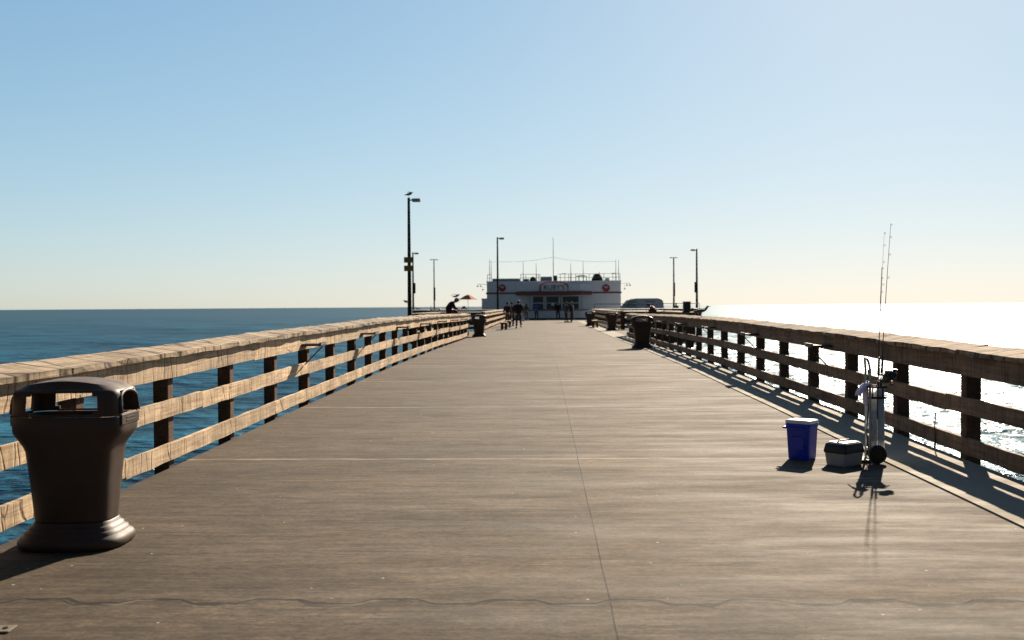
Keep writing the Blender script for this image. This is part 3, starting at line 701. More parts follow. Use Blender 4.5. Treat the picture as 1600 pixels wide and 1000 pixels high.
# ------------------------------------------------------------------ lamp posts
def lamp_post(name_label, x, y, h, kind, boxz=None, rad=.075, signs=False, face=1):
    r = empty('street_lamp', (x, y, prof(y)), label=name_label, cat='street lamp', group='lamp posts along the pier')
    mb = MB(); mb.tube([(0, 0, -.3 if abs(x) > 3.5 else 0), (0, 0, 1.2), (0, 0, h)], [rad * 1.25, rad * 1.15, rad * .72], 12); mb.build('pole', M_pole, r)
    mb = MB(); mb.cyl((0, 0, 0), rad * 2.2, .06, 12); mb.build('foot', M_pole, r)
    if kind == 'single':
        mb = MB(); mb.tube([(0, 0, h - .12), (face * .18, 0, h - .10)], .03, 8); mb.build('arm', M_pole, r)
        hd = MB(); hd.box(min(face * .16, face * .56), max(face * .16, face * .56), -.14, .14, h - .19, h - .04).build('lamp_head', M_grey, r, bevel=.02)
        MB().box(min(face * .2, face * .5), max(face * .2, face * .5), -.1, .1, h - .198, h - .188).build('lens', M_white, r)
    else:
        for s_ in (-1, 1):
            mb = MB(); mb.tube([(0, 0, h), (s_ * .15, 0, h - .02)], .025, 8); mb.build('arm', M_pole, r)
            MB().box(min(s_ * .12, s_ * .42), max(s_ * .12, s_ * .42), -.12, .12, h - .08, h + .01).build('lamp_head', M_grey, r, bevel=.02)
    if boxz:
        z0, z1 = boxz; mb = MB(); mb.box(rad * .4, rad * .4 + .2, -.1, .1, z0, z1, Matrix.Translation((-.1 if kind != 'single' else -.25 * (face < 0), 0, 0))); mb.build('equipment_box', M_pole, r, bevel=.01)
    if signs:
        for z in (3.12, 3.52):
            MB().box(-.235, .225, -.115, -.10, z, z + .27).build('sign', M_yellow, r, bevel=.004)
    return r
lamp_post('tallest looking lamp post on the left, carrying two small yellow signs', -6.28, 48.45, 6.60, 'single', None, .085, True)
lamp_post('slim lamp post standing in front of the left end of the restaurant', -3.66, 85, 7.15, 'single', None, .08)
lamp_post('lamp post half hidden behind the yellow signs on the left', -12.35, 98, 6.65, 'single', (2.7, 3.7), .085)
lamp_post('twin headed slim lamp post left of the orange parasol', -11.8, 112, 6.6, 'double', (2.1, 3.5), .07)
lamp_post('right hand lamp post with head turned to the walkway, nearest the water', 14.75, 98, 6.75, 'single', (2.6, 3.6), .1, face=-1)
lamp_post('twin headed lamp post between the van and the right hand lamp post', 14.62, 114, 6.7, 'double', (2.4, 3.9), .09)

# ------------------------------------------------------------------ restaurant
BY = 108.0; PX = BY / 1600.0
bx = lambda px: (px - 847) * PX
bz = lambda py, px=860: EYE + (484 - 11 * px / 1600 - py) * PX
r = empty('restaurant', (0, 0, 0), label='white flat roofed restaurant with red trim closing the end of the pier', cat='building')
x0, x1 = bx(761), bx(970); zt = bz(440); zr = bz(457.5); z0 = .14
MB().box(x0, x1, BY, BY + 12, z0 + .12, zt).build('wall', M_wall, r)
MB().box(x0 - .02, x1 + .02, BY - .04, BY + 12.04, z0 - .02, z0 + .14).build('plinth', M_base, r)
MB().box(x0 - .1, x1 + .1, BY - .08, BY - .002, zr - .10, zr + .07).build('red_band', M_stripe, r)
MB().box(x0 - .06, x1 + .06, BY - .05, BY + 12.05, zt + .002, zt + .07).build('parapet_cap', M_wall, r)
# bowed middle bay
bay0, bay1 = bx(806), bx(925); mb = MB()
pts = [(bay0, BY - .003), (bay0 + 1.2, BY - .45), (bay0 + 2.6, BY - .6), (bay1 - 2.6, BY - .6), (bay1 - 1.2, BY - .45), (bay1, BY - .003)]
mb.rings([[(x, y, z) for x, y in pts] for z in (z0 + .13, bz(485))], True, False); mb.build('counter_wall', M_wall, r)
mb = MB(); pts2 = [(x, y - (.14 if 0 < i < 5 else 0)) for i, (x, y) in enumerate(pts)]
mb.rings([[(x, y, z) for x, y in pts2] for z in (bz(485) + .002, bz(485) + .06)], True, False); mb.build('counter', M_base, r)
mb = MB(); pts3 = [(x, y - (.35 if 0 < i < 5 else .1)) for i, (x, y) in enumerate(pts)]
mb.rings([[(x, y, z) for x, y in pts3] for z in (bz(461), bz(455.5))], True, False); mb.build('canopy', M_stripe, r)
mb = MB(); mb.rings([[(x, y - .02, z) for x, y in pts] for z in (bz(455), bz(443.5))], True, False); mb.build('upper_bay', M_wall, r)
for a, b in ((832, 850), (853, 874), (878, 905)):
    wn_ = empty('window', (0, 0, 0)); wn_.parent = r
    zz0, zz1 = bz(484) + .08, bz(462)
    MB().box(bx(a), bx(b), BY - .55, BY - .53, zz0, zz1).build('glass', M_shopglass, wn_)
    mb = MB()
    for xx in (bx(a), bx(b)): mb.box(xx - .05, xx + .05, BY - .60, BY - .5, zz0, zz1)
    mb.box(bx(a) - .05, bx(b) + .05, BY - .61, BY - .51, zz1 - .08, zz1 - .001); mb.box(bx(a) + .05, bx(b) - .05, BY - .595, BY - .515, bz(474), bz(474) + .06)
    mb.build('frame', M_wall, wn_)
    if a == 853: MB().box(bx(861.5), bx(866), BY - .58, BY - .556, bz(477.5), bz(473.5)).build('daylight_patch', M_white, wn_)  # white panel stands in for daylight seen through the restaurant
for a, b in ((800, 827), (909, 932)):
    MB().box(bx(a), bx(b), BY - .03, BY - .004, bz(485) + .07, bz(463)).build('wall_panel', M_wall, r)
# sign with arched red frame
sg = empty('sign', (0, 0, 0)); sg.parent = r
def arch(xa, xb, zb, zs_, ztop, n=14):
    pts = [(xa, zb), (xb, zb), (xb, zs_)]
    for k in range(1, n): 
        t = k / n; x = xb + (xa - xb) * t; u = abs(2 * t - 1); pts.append((x, zs_ + (ztop - zs_) * min(1, (1 - u ** 3) * 1.15)))
    return pts + [(xa, zs_)]
yy = BY - .75
P = arch(bx(846.5), bx(885.5), bz(455), bz(447), bz(442.6)); mb = MB(); mb.rings([[(x, y, z) for x, z in P] for y in (yy, yy + .09)], True, False); mb.build('sign_board', M_wall, sg)
P = arch(bx(844.5), bx(887.5), bz(456.4), bz(446.5), bz(441)); mb = MB(); mb.tube([(x, yy - .02, z) for x, z in P] + [(P[0][0], yy - .02, P[0][1])], .075, 6); mb.build('sign_frame', M_red, sg)
tcu = bpy.data.curves.new('sign_lettering', 'FONT'); tcu.body = "RUBY'S"; tcu.size = .72; tcu.extrude = .012; tcu.align_x = 'CENTER'
to = bpy.data.objects.new('tmp', tcu); C.objects.link(to); dg = bpy.context.evaluated_depsgraph_get(); dg.update()
me = bpy.data.meshes.new_from_object(to.evaluated_get(dg)); bpy.data.objects.remove(to)
lt = bpy.data.objects.new('lettering', me); C.objects.link(lt); lt.parent = sg; me.materials.clear(); me.materials.append(M_text)
lt.location = (bx(866), yy - .03, bz(453.2)); lt.rotation_euler = (R(90), 0, 0)
for cx_ in (785, 947):
    lg = empty('round_sign', (0, 0, 0)); lg.parent = r
    c = (bx(cx_), BY - .09, bz(450, cx_)); n = 28
    mb = MB(); mb.cyl(c, .39, .06, 28, 'Y'); mb.build('disc', M_red, lg)
    mb = MB()
    for dx, dz, w_, h_, a in ((-.08, .12, .26, .07, 30), (.12, .14, .2, .06, -25), (.02, .03, .3, .05, 8)):
        mb.box(-w_ / 2, w_ / 2, -.012, 0, -h_ / 2, h_ / 2, Matrix.Translation((c[0] + dx, c[1] - .002, c[2] + dz)) @ Matrix.Rotation(R(a), 4, 'Y'))
    mb.build('emblem', M_wall, lg)
# rooftop things
def roof(name, xa, xb, ya, yb, za, zb, mat): return MB().box(bx(xa), bx(xb), BY + ya, BY + yb, za, zb).build(name, mat, r, bevel=.02)
zt2 = zt + .072
roof('roof_screen', 769, 813, 1, 1.3, zt2, bz(434.3), M_roofbox)
roof('vent_unit', 816.5, 827, 2, 3.2, zt2, bz(434.8), M_black); 
mb = MB(); mb.ell((bx(833), BY + 2.5, zt2 + .12), (.36, .4, .42), 16, 8); mb.build('vent_cowl', M_pole, r)
roof('air_conditioner', 845, 863.3, 2, 3.5, zt2, bz(431.4), M_roofbox); roof('air_conditioner', 865, 871.6, 2, 3, zt2, bz(429.8), M_pole)
roof('vent_box', 948, 954.5, 2, 3, zt2, bz(434), M_grey)
mb = MB(); mb.lathe([(.62, 0), (.6, .25), (.42, .58), (.28, .75), (.05, .82)], 18, Matrix.Translation((bx(935.5), BY + 2.6, zt2))); mb.tube([(bx(939), BY + 2.6, zt2), (bx(939), BY + 2.6, zt2 + 1.0)], .03, 6); mb.build('exhaust_fan', M_pole, r)
mb = MB(); c = (bx(910), BY + 3); zg = bz(429.3)
for k in range(8):
    a = 2 * math.pi * (k + .5) / 8; b = 2 * math.pi * (k + 1.5) / 8; q = (c[0] + .62 * math.cos(a), c[1] + .62 * math.sin(a)); q2 = (c[0] + .62 * math.cos(b), c[1] + .62 * math.sin(b))
    mb.tube([(*q, zt2), (*q, zg - .1)], .035, 6); mb.tube([(*q, zg - .1), (*q2, zg - .1)], .03, 6); mb.tube([(*q, zg - .1), (*c, zg + .05)], .02, 6)
mb.build('roof_frame', M_pole, r)
mb = MB()
for pz in (.35, .72):
    for xa, xb in ((762, 768), (814, 844), (872, 969)): mb.tube([(bx(xa), BY + .25, zt2 + pz), (bx(xb), BY + .25, zt2 + pz)], .022, 5)
for px in (762, 768, 814, 822, 839, 842, 844, 876, 883, 889, 893, 900, 921, 928, 944, 958, 963, 969): mb.tube([(bx(px), BY + .25, zt2), (bx(px), BY + .25, zt2 + .74)], .025, 5)
for px in (882, 959): mb.box(bx(px) - .22, bx(px) + .22, BY + .2, BY + .3, zt2 + .72, zt2 + .78)
mb.build('roof_railing', M_pole, r)
tops = {765: 405, 767.5: 406, 818: 408, 838.3: 410.5, 865.2: 371, 892.5: 411, 912: 407, 963: 405, 967.3: 406}
for px, py in tops.items():
    mb = MB(); thick = .035 if px != 865.2 else .045
    mb.tube([(bx(px), BY + .6, zt2), (bx(px), BY + .6, zt2 + .9), (bx(px), BY + .6, bz(py, px))], [thick * 1.8 if px in (818, 892.5, 963) else thick, thick, thick * .5], 6); mb.build('mast', M_metal, r)
mb = MB(); wp = [(765, 409), (791, 408.8), (818, 408), (838, 406), (865.2, 401.5), (885, 405.5), (912, 408), (940, 408.6), (963, 408)]
mb.tube([(bx(a), BY + .6, bz(b, a)) for a, b in wp], .011, 5); mb.build('wire', M_darkmetal, r)
for s_, xe in ((-1, x0), (1, x1)):
    lm = empty('wall_lamp', (0, 0, 0)); lm.parent = r; z = bz(443.5)
    mb = MB(); mb.tube([(xe, BY + .5, z), (xe + s_ * .95, BY + .5, z + .02), (xe + s_ * 1.0, BY + .5, z - .12)], .02, 6); mb.build('arm', M_pole, lm)
    for k, (dx, dz) in enumerate(((.68, -.25), (1.0, -.25), (.45, -.62))):
        mb = MB(); mb.lathe([(.11, 0), (.09, .06), (.03, .13)], 10, Matrix.Translation((xe + s_ * dx, BY + .5, z + dz))); mb.tube([(xe + s_ * dx, BY + .5, z + dz + .12), (xe + s_ * dx * .98, BY + .5, z + (.02 if k < 2 else -.2))], .008, 4); mb.build('lamp_shade', M_pole, lm)

# side booth
r = empty('booth', (bx(756.8), BY + .9, .14), label='small grey booth with round white porthole joined to the left of the restaurant', cat='booth')
hb = bz(467.5, 756) - .14
MB().box(-.31, .26, 0, 2.2, 0, hb).build('wall', M_wall, r); MB().box(-.36, .27, -.05, 2.25, hb + .002, hb + .08).build('roof', M_grey, r)
mb = MB(); mb.cyl((.05, -.04, bz(473.3, 757) - .14), .21, .038, 20, 'Y'); mb.build('porthole', M_white, r)

# ------------------------------------------------------------------ parasol and table on the pier head
r = empty('parasol', ((731.5 - 847) * 110 / 1600, 110, .14), label='orange canvas parasol open at the left of the restaurant', cat='parasol')
mb = MB(); n = 8; hh = EYE - .14 + (479 - 460.5) * 110 / 1600; Rr = 1.08
cp = [[(rr_ * math.cos(2 * math.pi * (k + .5) / n), rr_ * math.sin(2 * math.pi * (k + .5) / n), z) for k in range(n)] for rr_, z in ((Rr, hh - .5), (Rr * .72, hh - .34), (Rr * .35, hh - .12), (.04, hh))]
mb.rings(cp, False, False); o = mb.build('canopy', M_canvas, r); so = o.modifiers.new('solid', 'SOLIDIFY'); so.thickness = .012
MB().tube([(0, 0, 0), (0, 0, hh + .05)], .022, 8).build('pole', M_white, r); MB().cyl((0, 0, 0), .28, .08, 16).build('base', M_grey, r)
MB().lathe([(.3, hh - .06), (.04, hh + .03)], 8).build('vent_cap', M_canvas, r)
for k in range(n):
    a = 2 * math.pi * (k + .5) / n; MB().bar((0, 0, hh - .45), (Rr * .6 * math.cos(a), Rr * .6 * math.sin(a), hh - .32), .018).build('rib', M_white, r)
r = empty('side_table', ((725 - 847) * 103 / 1600, 103, .14), label='small dark stand beside the parasol pole', cat='table')
MB().box(-.16, .16, -.16, .16, 1.25, 1.45).build('box_top', M_dark_wood, r, bevel=.02); MB().box(-.3, .3, -.3, .3, 1.17, 1.24).build('tabletop', M_dark_wood, r)
for a in (-1, 1):
    for b in (-1, 1): MB().tube([(a * .24, b * .24, 0), (a * .24, b * .24, 1.17)], .025, 6).build('leg', M_dark_wood, r)
r = empty('cleaning_table', ((680 - 847) * 62.3 / 1600, 62.3, .0), label='pale fish cleaning table catching the sun beyond the left lookout railing', cat='table')
MB().box(-.33, .33, -.3, .3, 1.38, 1.44).build('tabletop', M_white, r, bevel=.015)
for a in (-1, 1):
    for b in (-1, 1): MB().tube([(a * .26, b * .22, -.25), (a * .26, b * .22, 1.38)], .025, 6).build('leg', M_metal, r)
MB().tube([(-.3, .22, 1.44), (-.3, .22, 1.56), (-.22, .2, 1.57)], .015, 6).build('tap', M_darkmetal, r)

# ------------------------------------------------------------------ benches
def bench():
    r = empty('bench')
    for k in range(3): MB().box(-.17 + k * .12, -.06 + k * .12, -1.1, 1.1, .42, .465).build('seat_plank', M_rail, r, bevel=.006)
    for y in (-.95, .95):
        MB().box(-.15, -.06, y - .045, y + .045, 0, .418).build('leg', M_post, r, bevel=.006)
        MB().box(.08, .17, y - .045, y + .045, 0, .418).build('leg', M_post, r, bevel=.006)
        MB().box(-.16, .18, y - .06, y - .048, .33, .41).build('crosspiece', M_post, r)
    return r
bn = bench()
for i, (x, y, lab) in enumerate([(-2.32, 62.2, 'nearest of the sunlit wooden benches in a row on the left'), (-2.28, 68.5, 'middle one of the sunlit wooden benches on the left, behind the man in black'), (-2.24, 75, 'farthest of the sunlit wooden benches in a row on the left'), (3.42, 66.5, 'low wooden bench in shade between the two far bins on the right')]):
    o = bn if i == 0 else copy_tree(bn); o.location = (x, y, prof(y)); tag(o, lab, 'bench', 'wooden benches on the walkway')

# dark cabinet by the right lookout
r = empty('cabinet', (6.95, 49.4, prof(49)), label='dark boxy cabinet rising above the right lookout railing', cat='cabinet')
MB().box(-.17, .17, -.17, .17, 1.12, 1.58).build('upper_box', M_black, r, bevel=.015); MB().box(-.2, .2, -.2, .2, 1.582, 1.60).build('lid', M_black, r)
MB().box(-.2, .38, -.25, .25, 0, 1.118).build('body', M_dark_wood, r, bevel=.015); MB().box(-.16, .0, -.262, -.252, .1, 1.05).build('door', M_black, r)

# ------------------------------------------------------------------ van
VY = 101.5; vs = VY / 1600; vx0 = (956 - 847) * vs
r = empty('van', (vx0, VY, .14), label='pale panel van parked behind the right railing, nose toward the restaurant', cat='van')
L_ = 5.15; 
side = [(0.02, .38), (.0, .75), (.12, .98), (.95, 1.18), (1.0, 1.22), (1.62, 1.93), (1.85, 2.03), (2.4, 2.10), (4.6, 2.10), (4.95, 2.02), (5.08, 1.7), (5.15, 1.0), (5.15, .42), (4.9, .34), (.3, .30)]
mb = MB(); 
rings_ = []
for y, ins in ((0, .06), (.05, .0), (1.85, .0), (1.9, .06)):
    rings_.append([(2.55 + (x - 2.55) * (1 - ins * .25), y, z if z < 1.2 else z - ins * .6) for x, z in side])
mb.rings(rings_, True, False); mb.build('body', M_vanpaint, r, bevel=.04)
mb = MB(); q = [(1.12, 1.28), (1.66, 1.86), (2.35, 1.92), (2.35, 1.28)]
mb.rings([[(x, y, z) for x, z in q] for y in (-.012, -.002)], True, False); mb.build('side_window', M_glass, r)
mb = MB(); mb.bar((1.62, -.016, 1.26), (1.62, -.016, 1.88), .04, .012); mb.build('window_divider', M_black, r)
mb = MB(); q = [(1.02, 1.22), (1.62, 1.90)]; mb.add([(1.0, .12, 1.25), (1.6, .2, 1.935), (1.6, 1.7, 1.935), (1.0, 1.78, 1.25)], [(0, 1, 2, 3)]); o = mb.build('windscreen', M_shopglass, r, loc=(-.012, 0, .012)); so = o.modifiers.new('s', 'SOLIDIFY'); so.thickness = .01
for x in (.95, 4.15):
    for y in (-.01, 1.73):
        wh = empty('wheel', (x, y, .34)); wh.parent = r
        MB().cyl((0, 0, 0), .34, .18, 24, 'Y').build('tyre', M_rubber, wh, bevel=.03); MB().cyl((0, -.01, 0), .2, .2, 18, 'Y').build('rim', M_metal, wh)
MB().box(-.05, .1, .1, 1.8, .38, .58).build('bumper', M_black, r, bevel=.03); MB().box(5.12, 5.22, .1, 1.8, .4, .58).build('rear_bumper', M_black, r, bevel=.03)
MB().box(1.0, 1.06, -.2, -.02, 1.3, 1.5).build('mirror', M_black, r, bevel=.02)
MB().box(.03, .09, .1, .4, .72, .9).build('headlight', M_white, r, bevel=.02); MB().box(.03, .09, 1.5, 1.8, .72, .9).build('headlight', M_white, r, bevel=.02)
MB().box(2.42, 2.44, -.008, .0, .5, 1.95).build('door_seam', M_black, r); MB().box(2.12, 2.28, -.02, -.002, 1.05, 1.09).build('door_handle', M_black, r)
mb = MB()
for k, (x, z, w_, h_) in enumerate([(3.35, 1.72, .12, .10), (3.5, 1.70, .10, .14), (3.64, 1.73, .12, .1), (3.8, 1.7, .14, .08), (3.98, 1.72, .1, .12), (4.12, 1.71, .12, .09), (3.3, 1.52, .9, .05), (3.45, 1.42, .6, .05)]):
    mb.box(x, x + w_, -.006, -.001, z, z + h_)
mb.build('side_lettering', M_stripe, r)

# ------------------------------------------------------------------ people
def skin_mesh(chains, name, mat, parent, sub=1, smooth=True):
    """chains: list of lists of (x,y,z,r[,ry]); a chain's first point may repeat an existing point to branch"""
    vs = []; es = []; rad = []; key = {}
    def vid(p):
        k = (round(p[0], 4), round(p[1], 4), round(p[2], 4))
        if k not in key:
            key[k] = len(vs); vs.append(p[:3]); rad.append((p[3], p[4] if len(p) > 4 else p[3]))
        return key[k]
    for ch in chains:
        ids = [vid(p) for p in ch]
        es += [(a, b) for a, b in zip(ids, ids[1:])]
    me = bpy.data.meshes.new(name); me.from_pydata(vs, es, []); o = bpy.data.objects.new('tmp', me); C.objects.link(o)
    sk = o.modifiers.new('skin', 'SKIN'); sk.use_smooth_shade = smooth
    for i, sv in enumerate(me.skin_vertices[0].data): sv.radius = rad[i]; sv.use_root = (i == 0)
    if sub: sb = o.modifiers.new('sub', 'SUBSURF'); sb.levels = sub; sb.render_levels = sub
    dg = bpy.context.evaluated_depsgraph_get(); dg.update()
    m2 = bpy.data.meshes.new_from_object(o.evaluated_get(dg)); bpy.data.objects.remove(o); bpy.data.meshes.remove(me)
    m2.name = name; m2.materials.clear(); m2.materials.append(mat)
    for p in m2.polygons: p.use_smooth = smooth
    ob = bpy.data.objects.new(name, m2); C.objects.link(ob)
    if parent is not None: ob.parent = parent
    return ob

def person(label, x, y, rz, h=1.75, top=(.02, .02, .022), legs=(.03, .03, .035), hat=None, hair=(.03, .02, .015), pose='stand', coat=.0, bulk=1.0, z=None, long_hair=False, arms=None):
    """built facing +Y, then turned by rz"""
    r = empty('person', (x, y, prof(y) if z is None else z), R(rz), label=label, cat='person')
    k = h / 1.75; r.scale = (k, k, k); b = bulk
    V = lambda *a: tuple(a)
    if pose == 'stand':
        pel = (0, 0, .95); ch = (0, .01, 1.33); nk = (0, .0, 1.49); hd = (0, .02, 1.62)
        hips = [(-.09, 0, .92), (.09, 0, .92)]; kn = [(-.11, .03, .50), (.115, -.01, .50)]; an = [(-.125, -.02, .08), (.13, .05, .08)]
        sh_ = [(-.19, 0, 1.42), (.19, 0, 1.42)]; el = [(-.26, -.03, 1.14), (.26, -.02, 1.14)]; wr = [(-.27, .06, .88), (.28, .04, .88)]
    elif pose == 'walk':
        pel = (0, 0, .94); ch = (0, .03, 1.32); nk = (0, .04, 1.48); hd = (0, .07, 1.61)
        hips = [(-.09, 0, .91), (.09, 0, .91)]; kn = [(-.10, .16, .52), (.11, -.03, .49)]; an = [(-.12, .20, .09), (.12, -.28, .16)]
        sh_ = [(-.20, .02, 1.41), (.20, .02, 1.41)]; el = [(-.31, -.08, 1.14), (.31, .06, 1.15)]; wr = [(-.36, .0, .90), (.38, .2, .96)]
    elif pose == 'lean':   # at a counter, forearms forward
        pel = (0, -.05, .94); ch = (0, .08, 1.28); nk = (0, .14, 1.42); hd = (0, .20, 1.53)
        hips = [(-.09, -.05, .91), (.09, -.05, .91)]; kn = [(-.11, -.02, .50), (.11, -.05, .50)]; an = [(-.12, -.12, .08), (.13, -.02, .08)]
        sh_ = [(-.20, .08, 1.37), (.20, .08, 1.37)]; el = [(-.29, .08, 1.12), (.29, .08, 1.12)]; wr = [(-.20, .32, 1.08), (.2, .32, 1.08)]
    else:                  # sit, hunched forward
        pel = (0, 0, .12); ch = (0, .22, .46); nk = (0, .34, .54); hd = (0, .45, .58)
        hips = [(-.1, .02, .1), (.1, .02, .1)]; kn = [(-.14, .44, .10), (.14, .44, .10)]; an = [(-.14, .42, -.34), (.14, .46, -.34)]
        sh_ = [(-.2, .22, .50), (.2, .22, .50)]; el = [(-.25, .36, .25), (.25, .36, .25)]; wr = [(-.10, .52, .18), (.10, .55, .18)]
    if arms:
        el, wr = arms
    mid = tuple((pel[i] + ch[i]) / 2 for i in range(3))
    lerp = lambda p, q, t: tuple(p[i] + (q[i] - p[i]) * t for i in range(3))
    hv = Vector(hd); nv = Vector(nk); up = (hv - nv).normalized() if pose != 'sit' else Vector((0, .35, .94)).normalized()
    crown = tuple(hv + up * .09)
    body = [[pel + (.14 * b, .11 * b), mid + (.13 * b, .10 * b), ch + (.15 * b, .11 * b), nk + (.055,), lerp(nk, hd, .55) + (.065,), hd + (.085, .10), crown + (.055, .06)]]
    for i in (0, 1):
        foot = (an[i][0], an[i][1] + .15, max(an[i][2] - .05, an[i][2] - .05))
        body.append([pel + (.14 * b, .11 * b), hips[i] + (.09 * b,), lerp(hips[i], kn[i], .5) + (.078 * b,), kn[i] + (.055,), lerp(kn[i], an[i], .35) + (.055,), an[i] + (.038,), foot + (.035,)])
        hand = tuple(Vector(wr[i]) + (Vector(wr[i]) - Vector(el[i])).normalized() * .06)
        body.append([ch + (.15 * b, .11 * b), sh_[i] + (.06 * b,), el[i] + (.042,), wr[i] + (.028,), hand + (.03, .018)])
    bo = skin_mesh(body, 'body', M_skin, r)
    # fingers, nose and ears joined into the same mesh
    bm = bmesh.new(); bm.from_mesh(bo.data); mb = MB()
    for i in (0, 1):
        d = (Vector(wr[i]) - Vector(el[i])).normalized(); p = Vector(wr[i]) + d * .07; sx = Vector((0, 1, 0)) if abs(d.y) < .8 else Vector((1, 0, 0))
        e = d.cross(Vector((1, 0, 0))).normalized() if abs(d.y) < .8 else Vector((1, 0, 0)); nrm = d.cross(e)
        for j, ln in enumerate((.068, .08, .076, .058)):
            q = p + e * (j - 1.5) * .019; mb.tube([q - d * .02, q + d * ln * .5 + nrm * .006, q + d * ln + nrm * .02], [.009, .0085, .006], 6)
        q = p - e * .03 - d * .03; mb.tube([q, q - e * .022 + d * .03, q - e * .02 + d * .055], [.011, .01, .007], 6)
    f_ = Vector((0, 1, 0)) if pose != 'sit' else Vector((0, .94, -.35)); c = hv + up * .02
    mb.tube([c + f_ * .088 + up * .02, c + f_ * .112 - up * .015, c + f_ * .095 - up * .025], [.008, .013, .008], 6)
    for s_ in (-1, 1): mb.ell(tuple(c + Vector((s_ * .086, 0, 0))), (.012, .025, .034), 8, 5)
    me = bo.data; n0 = len(bm.verts); vsn = [bm.verts.new(v) for v in mb.v]
    for f in mb.f:
        try: nf = bm.faces.new([vsn[q] for q in f]); nf.smooth = True
        except ValueError: pass
    bm.to_mesh(me); bm.free()
    Mt = cloth('jacket_cloth', top); Ml = cloth('trouser_cloth', legs)
    t = .022; hem = lerp(pel, (pel[0], pel[1], pel[2] - .3), coat if pose != 'sit' else .1)
    jk = [[hem + (.17 * b + t, .13 * b + t), mid + (.15 * b + t, .115 * b + t), ch + (.165 * b + t, .125 * b + t), lerp(ch, nk, .75) + (.075,)]]
    for i in (0, 1): jk.append([ch + (.165 * b + t, .125 * b + t), sh_[i] + (.075 * b,), el[i] + (.06,), lerp(el[i], wr[i], .93) + (.045,)])
    skin_mesh(jk, 'jacket', Mt, r)
    tr = [[pel + (.15 * b + .01, .12 * b + .01), lerp(pel, mid, .3) + (.14 * b, .11 * b)]]
    for i in (0, 1): tr.append([pel + (.15 * b + .01, .12 * b + .01), hips[i] + (.10 * b,), kn[i] + (.075,), lerp(kn[i], an[i], .95) + (.062,)])
    skin_mesh(tr, 'trousers', Ml, r)
    for i in (0, 1):
        a = an[i]; MBs = MB(); MBs.rings([rrbox(.048, .135, .04, 0), rrbox(.05, .14, .04, .03), rrbox(.042, .11, .035, .07), rrbox(.035, .05, .03, .10)], M=Matrix.Translation((a[0], a[1] + .06, a[2] - .08)))
        MBs.build('shoe', M_black, r)
    Mh = cloth('hair', hair); mb = MB()
    mb.ell(tuple(hv + up * .045 - f_ * .018), (.096, .108, .10), 14, 8)
    if long_hair: mb.ell(tuple(hv - up * .05 - f_ * .06), (.09, .06, .15), 12, 7)
    mb.build('hair', Mh, r)
    if hat:
        Mc = cloth('hat_cloth', hat); mb = MB(); mb.ell(tuple(hv + up * .085 - f_ * .01), (.108, .118, .075), 14, 7); mb.ell(tuple(hv + up * .065 + f_ * .11), (.08, .09, .012), 12, 4)
        mb.build('hat', Mc, r)
    return r
px = lambda p, y: (p - 847) * y / 1600
person('burly man in black jacket and pale cap walking away down the middle left', px(810.5, 65), 65, 8, 1.80, hat=(.5, .5, .5), top=(.012, .012, .014), pose='walk', bulk=1.35, coat=.4)
person('dark clothed person standing at the far bench, left of the man in black', px(793, 69), 69, -20, 1.70, top=(.014, .014, .02))
person('person in dark top half hidden behind the man in black', px(800, 73), 73, 30, 1.72, top=(.02, .022, .035), bulk=1.1)
person('person with dark hair and grey top standing right of the man in black', px(822.5, 99), 99, 10, 1.68, top=(.05, .06, .055), legs=(.03, .04, .09), hair=(.015, .02, .012), long_hair=True)
person('person in blue shirt leaning at the restaurant counter window', px(838.5, 104.5), 104.5, -5, 1.76, top=(.06, .11, .30), legs=(.02, .03, .06), pose='lean', bulk=1.2)
person('person all in black standing before the middle restaurant window', px(872, 104), 104, 0, 1.82, top=(.012, .012, .012), legs=(.01, .01, .01), bulk=1.15, coat=.5)
person('grey haired person in grey coat and brown trousers, left of the chatting pair', px(884.5, 87), 87, -60, 1.78, top=(.06, .065, .075), legs=(.07, .045, .04), hair=(.05, .03, .025), coat=.6)
person('person in dark jacket with yellow cap, right of the chatting pair', px(893.5, 87), 87, 60, 1.72, top=(.012, .014, .02), legs=(.035, .035, .035), hat=(.5, .3, .06), coat=.5)
person('hunched person in dark coat with grey hood sitting on the left railing', px(699, 48.6), 48.5, -80, 1.72, top=(.018, .015, .018), legs=(.14, .01, .015), hat=(.10, .11, .11), pose='sit', bulk=1.3, z=prof(48) + 1.12)
person('seated person with dark hair low behind the right railing', px(1025, 55), 55, 70, 1.65, top=(.05, .02, .018), hair=(.03, .012, .01), pose='sit', z=prof(55) + .84)
person('distant person in dark top at the far right pier head railing', px(1055.5, 98), 98, 180, 1.62, top=(.02, .025, .04), hair=(.02, .02, .02))
# bag and seat under the seated person
r = empty('stool', (px(1025, 55), 55, prof(55)), label='tall dark stool under the seated person by the right railing', cat='stool')
MB().cyl((0, .0, .76), .18, .04, 16).build('seat', M_black, r)
for a in (45, 135, 225, 315): MB().tube([(.12 * math.cos(R(a)), .12 * math.sin(R(a)), .76), (.2 * math.cos(R(a)), .2 * math.sin(R(a)), 0)], .014, 6).build('leg', M_darkmetal, r)
r = empty('tote_bag', (px(816.5, 96), 96, prof(96)), label='small white tote bag on the deck right of the man in black', cat='bag')
MB().rings([rrbox(.14, .08, .03, 0), rrbox(.18, .10, .04, .12), rrbox(.15, .06, .03, .27), rrbox(.14, .02, .01, .30)]).build('bag_body', M_white, r)
MB().tube([(-.08, 0, .29), (-.06, 0, .4), (.06, 0, .4), (.08, 0, .29)], .01, 6).build('handle', M_white, r)

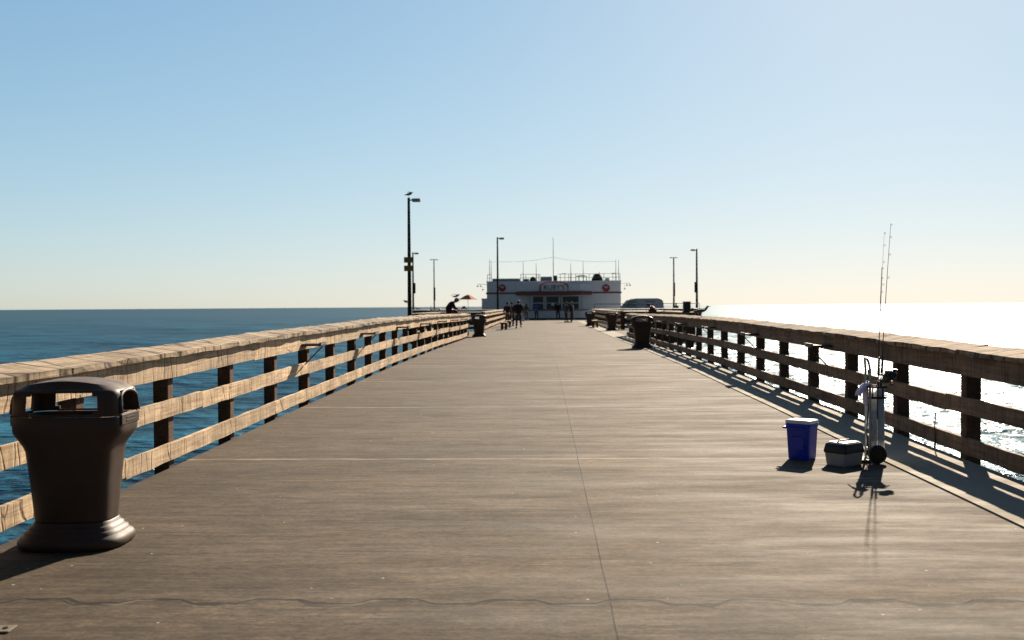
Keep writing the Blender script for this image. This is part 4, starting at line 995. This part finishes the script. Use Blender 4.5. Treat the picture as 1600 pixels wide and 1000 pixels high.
# ------------------------------------------------------------------ gulls
def gull(label, x, y, z, rz, s=1.0, fly=False, dark=True):
    r = empty('gull', (x, y, z), R(rz), label=label, cat='bird', group='gulls on the pier'); r.scale = (s, s, s)
    M = M_gull_grey
    ch = [[(0, -.05, .16, .05), (0, .05, .175, .058), (0, .12, .20, .042), (0, .155, .245, .03), (0, .175, .275, .032), (0, .20, .275, .022)],
          [(0, -.05, .16, .05), (0, -.14, .15, .03), (0, -.22, .145, .012)]]
    skin_mesh(ch, 'body', M, r)
    MB().tube([(0, .205, .272), (0, .235, .268), (0, .252, .258)], [.010, .008, .003], 6).build('beak', M_yellow, r)
    if fly:
        for s_ in (-1, 1):
            mb = MB(); pts = [(0, .06, .20), (s_ * .16, .08, .28), (s_ * .34, .0, .27), (s_ * .5, -.10, .22)]; wd = [.11, .10, .08, .02]
            top = [(p[0], p[1] + w_ / 2, p[2]) for p, w_ in zip(pts, wd)]; bot = [(p[0], p[1] - w_ / 2, p[2] - .006) for p, w_ in zip(pts, wd)]
            mb.add(top + bot, [(i, i + 1, i + 5, i + 4) for i in range(3)], True); o = mb.build('wing', M, r); so = o.modifiers.new('s', 'SOLIDIFY'); so.thickness = .012
    else:
        for s_ in (-1, 1):
            MB().tube([(s_ * .05, .08, .19), (s_ * .056, -.02, .175), (s_ * .035, -.14, .16), (s_ * .012, -.25, .15)], [.02, .034, .022, .006], 8).build('wing', M_black, r)
    for s_ in (-1, 1):
        MB().tube([(s_ * .022, .01, .12), (s_ * .024, .0, .06), (s_ * .024, .01, .004), (s_ * .024, .05, .003)], [.008, .005, .005, .004], 6).build('leg', M_yellow, r)
    return r
gull('gull landing on top of the tallest lamp post at left', -6.28, 48.45, prof(48) + 6.60, -80, .95, True)
gull('large gull standing on the cap of the right railing', 4.12, 26.6, prof(26.6) + 1.055, -75, 1.0)
gull('gull perched on the back of the hunched person, far left railing', px(709, 47), 48.3, EYE + .34, -65, .9, True)
gull('tiny gull on the pier head railing beside the signed lamp post', px(652, 96), 96, prof(96) + 1.1, 90, 1.1)
gull('gull clinging low on the side of the signed lamp post', -6.42, 48.3, EYE + .12, 100, .7, True)
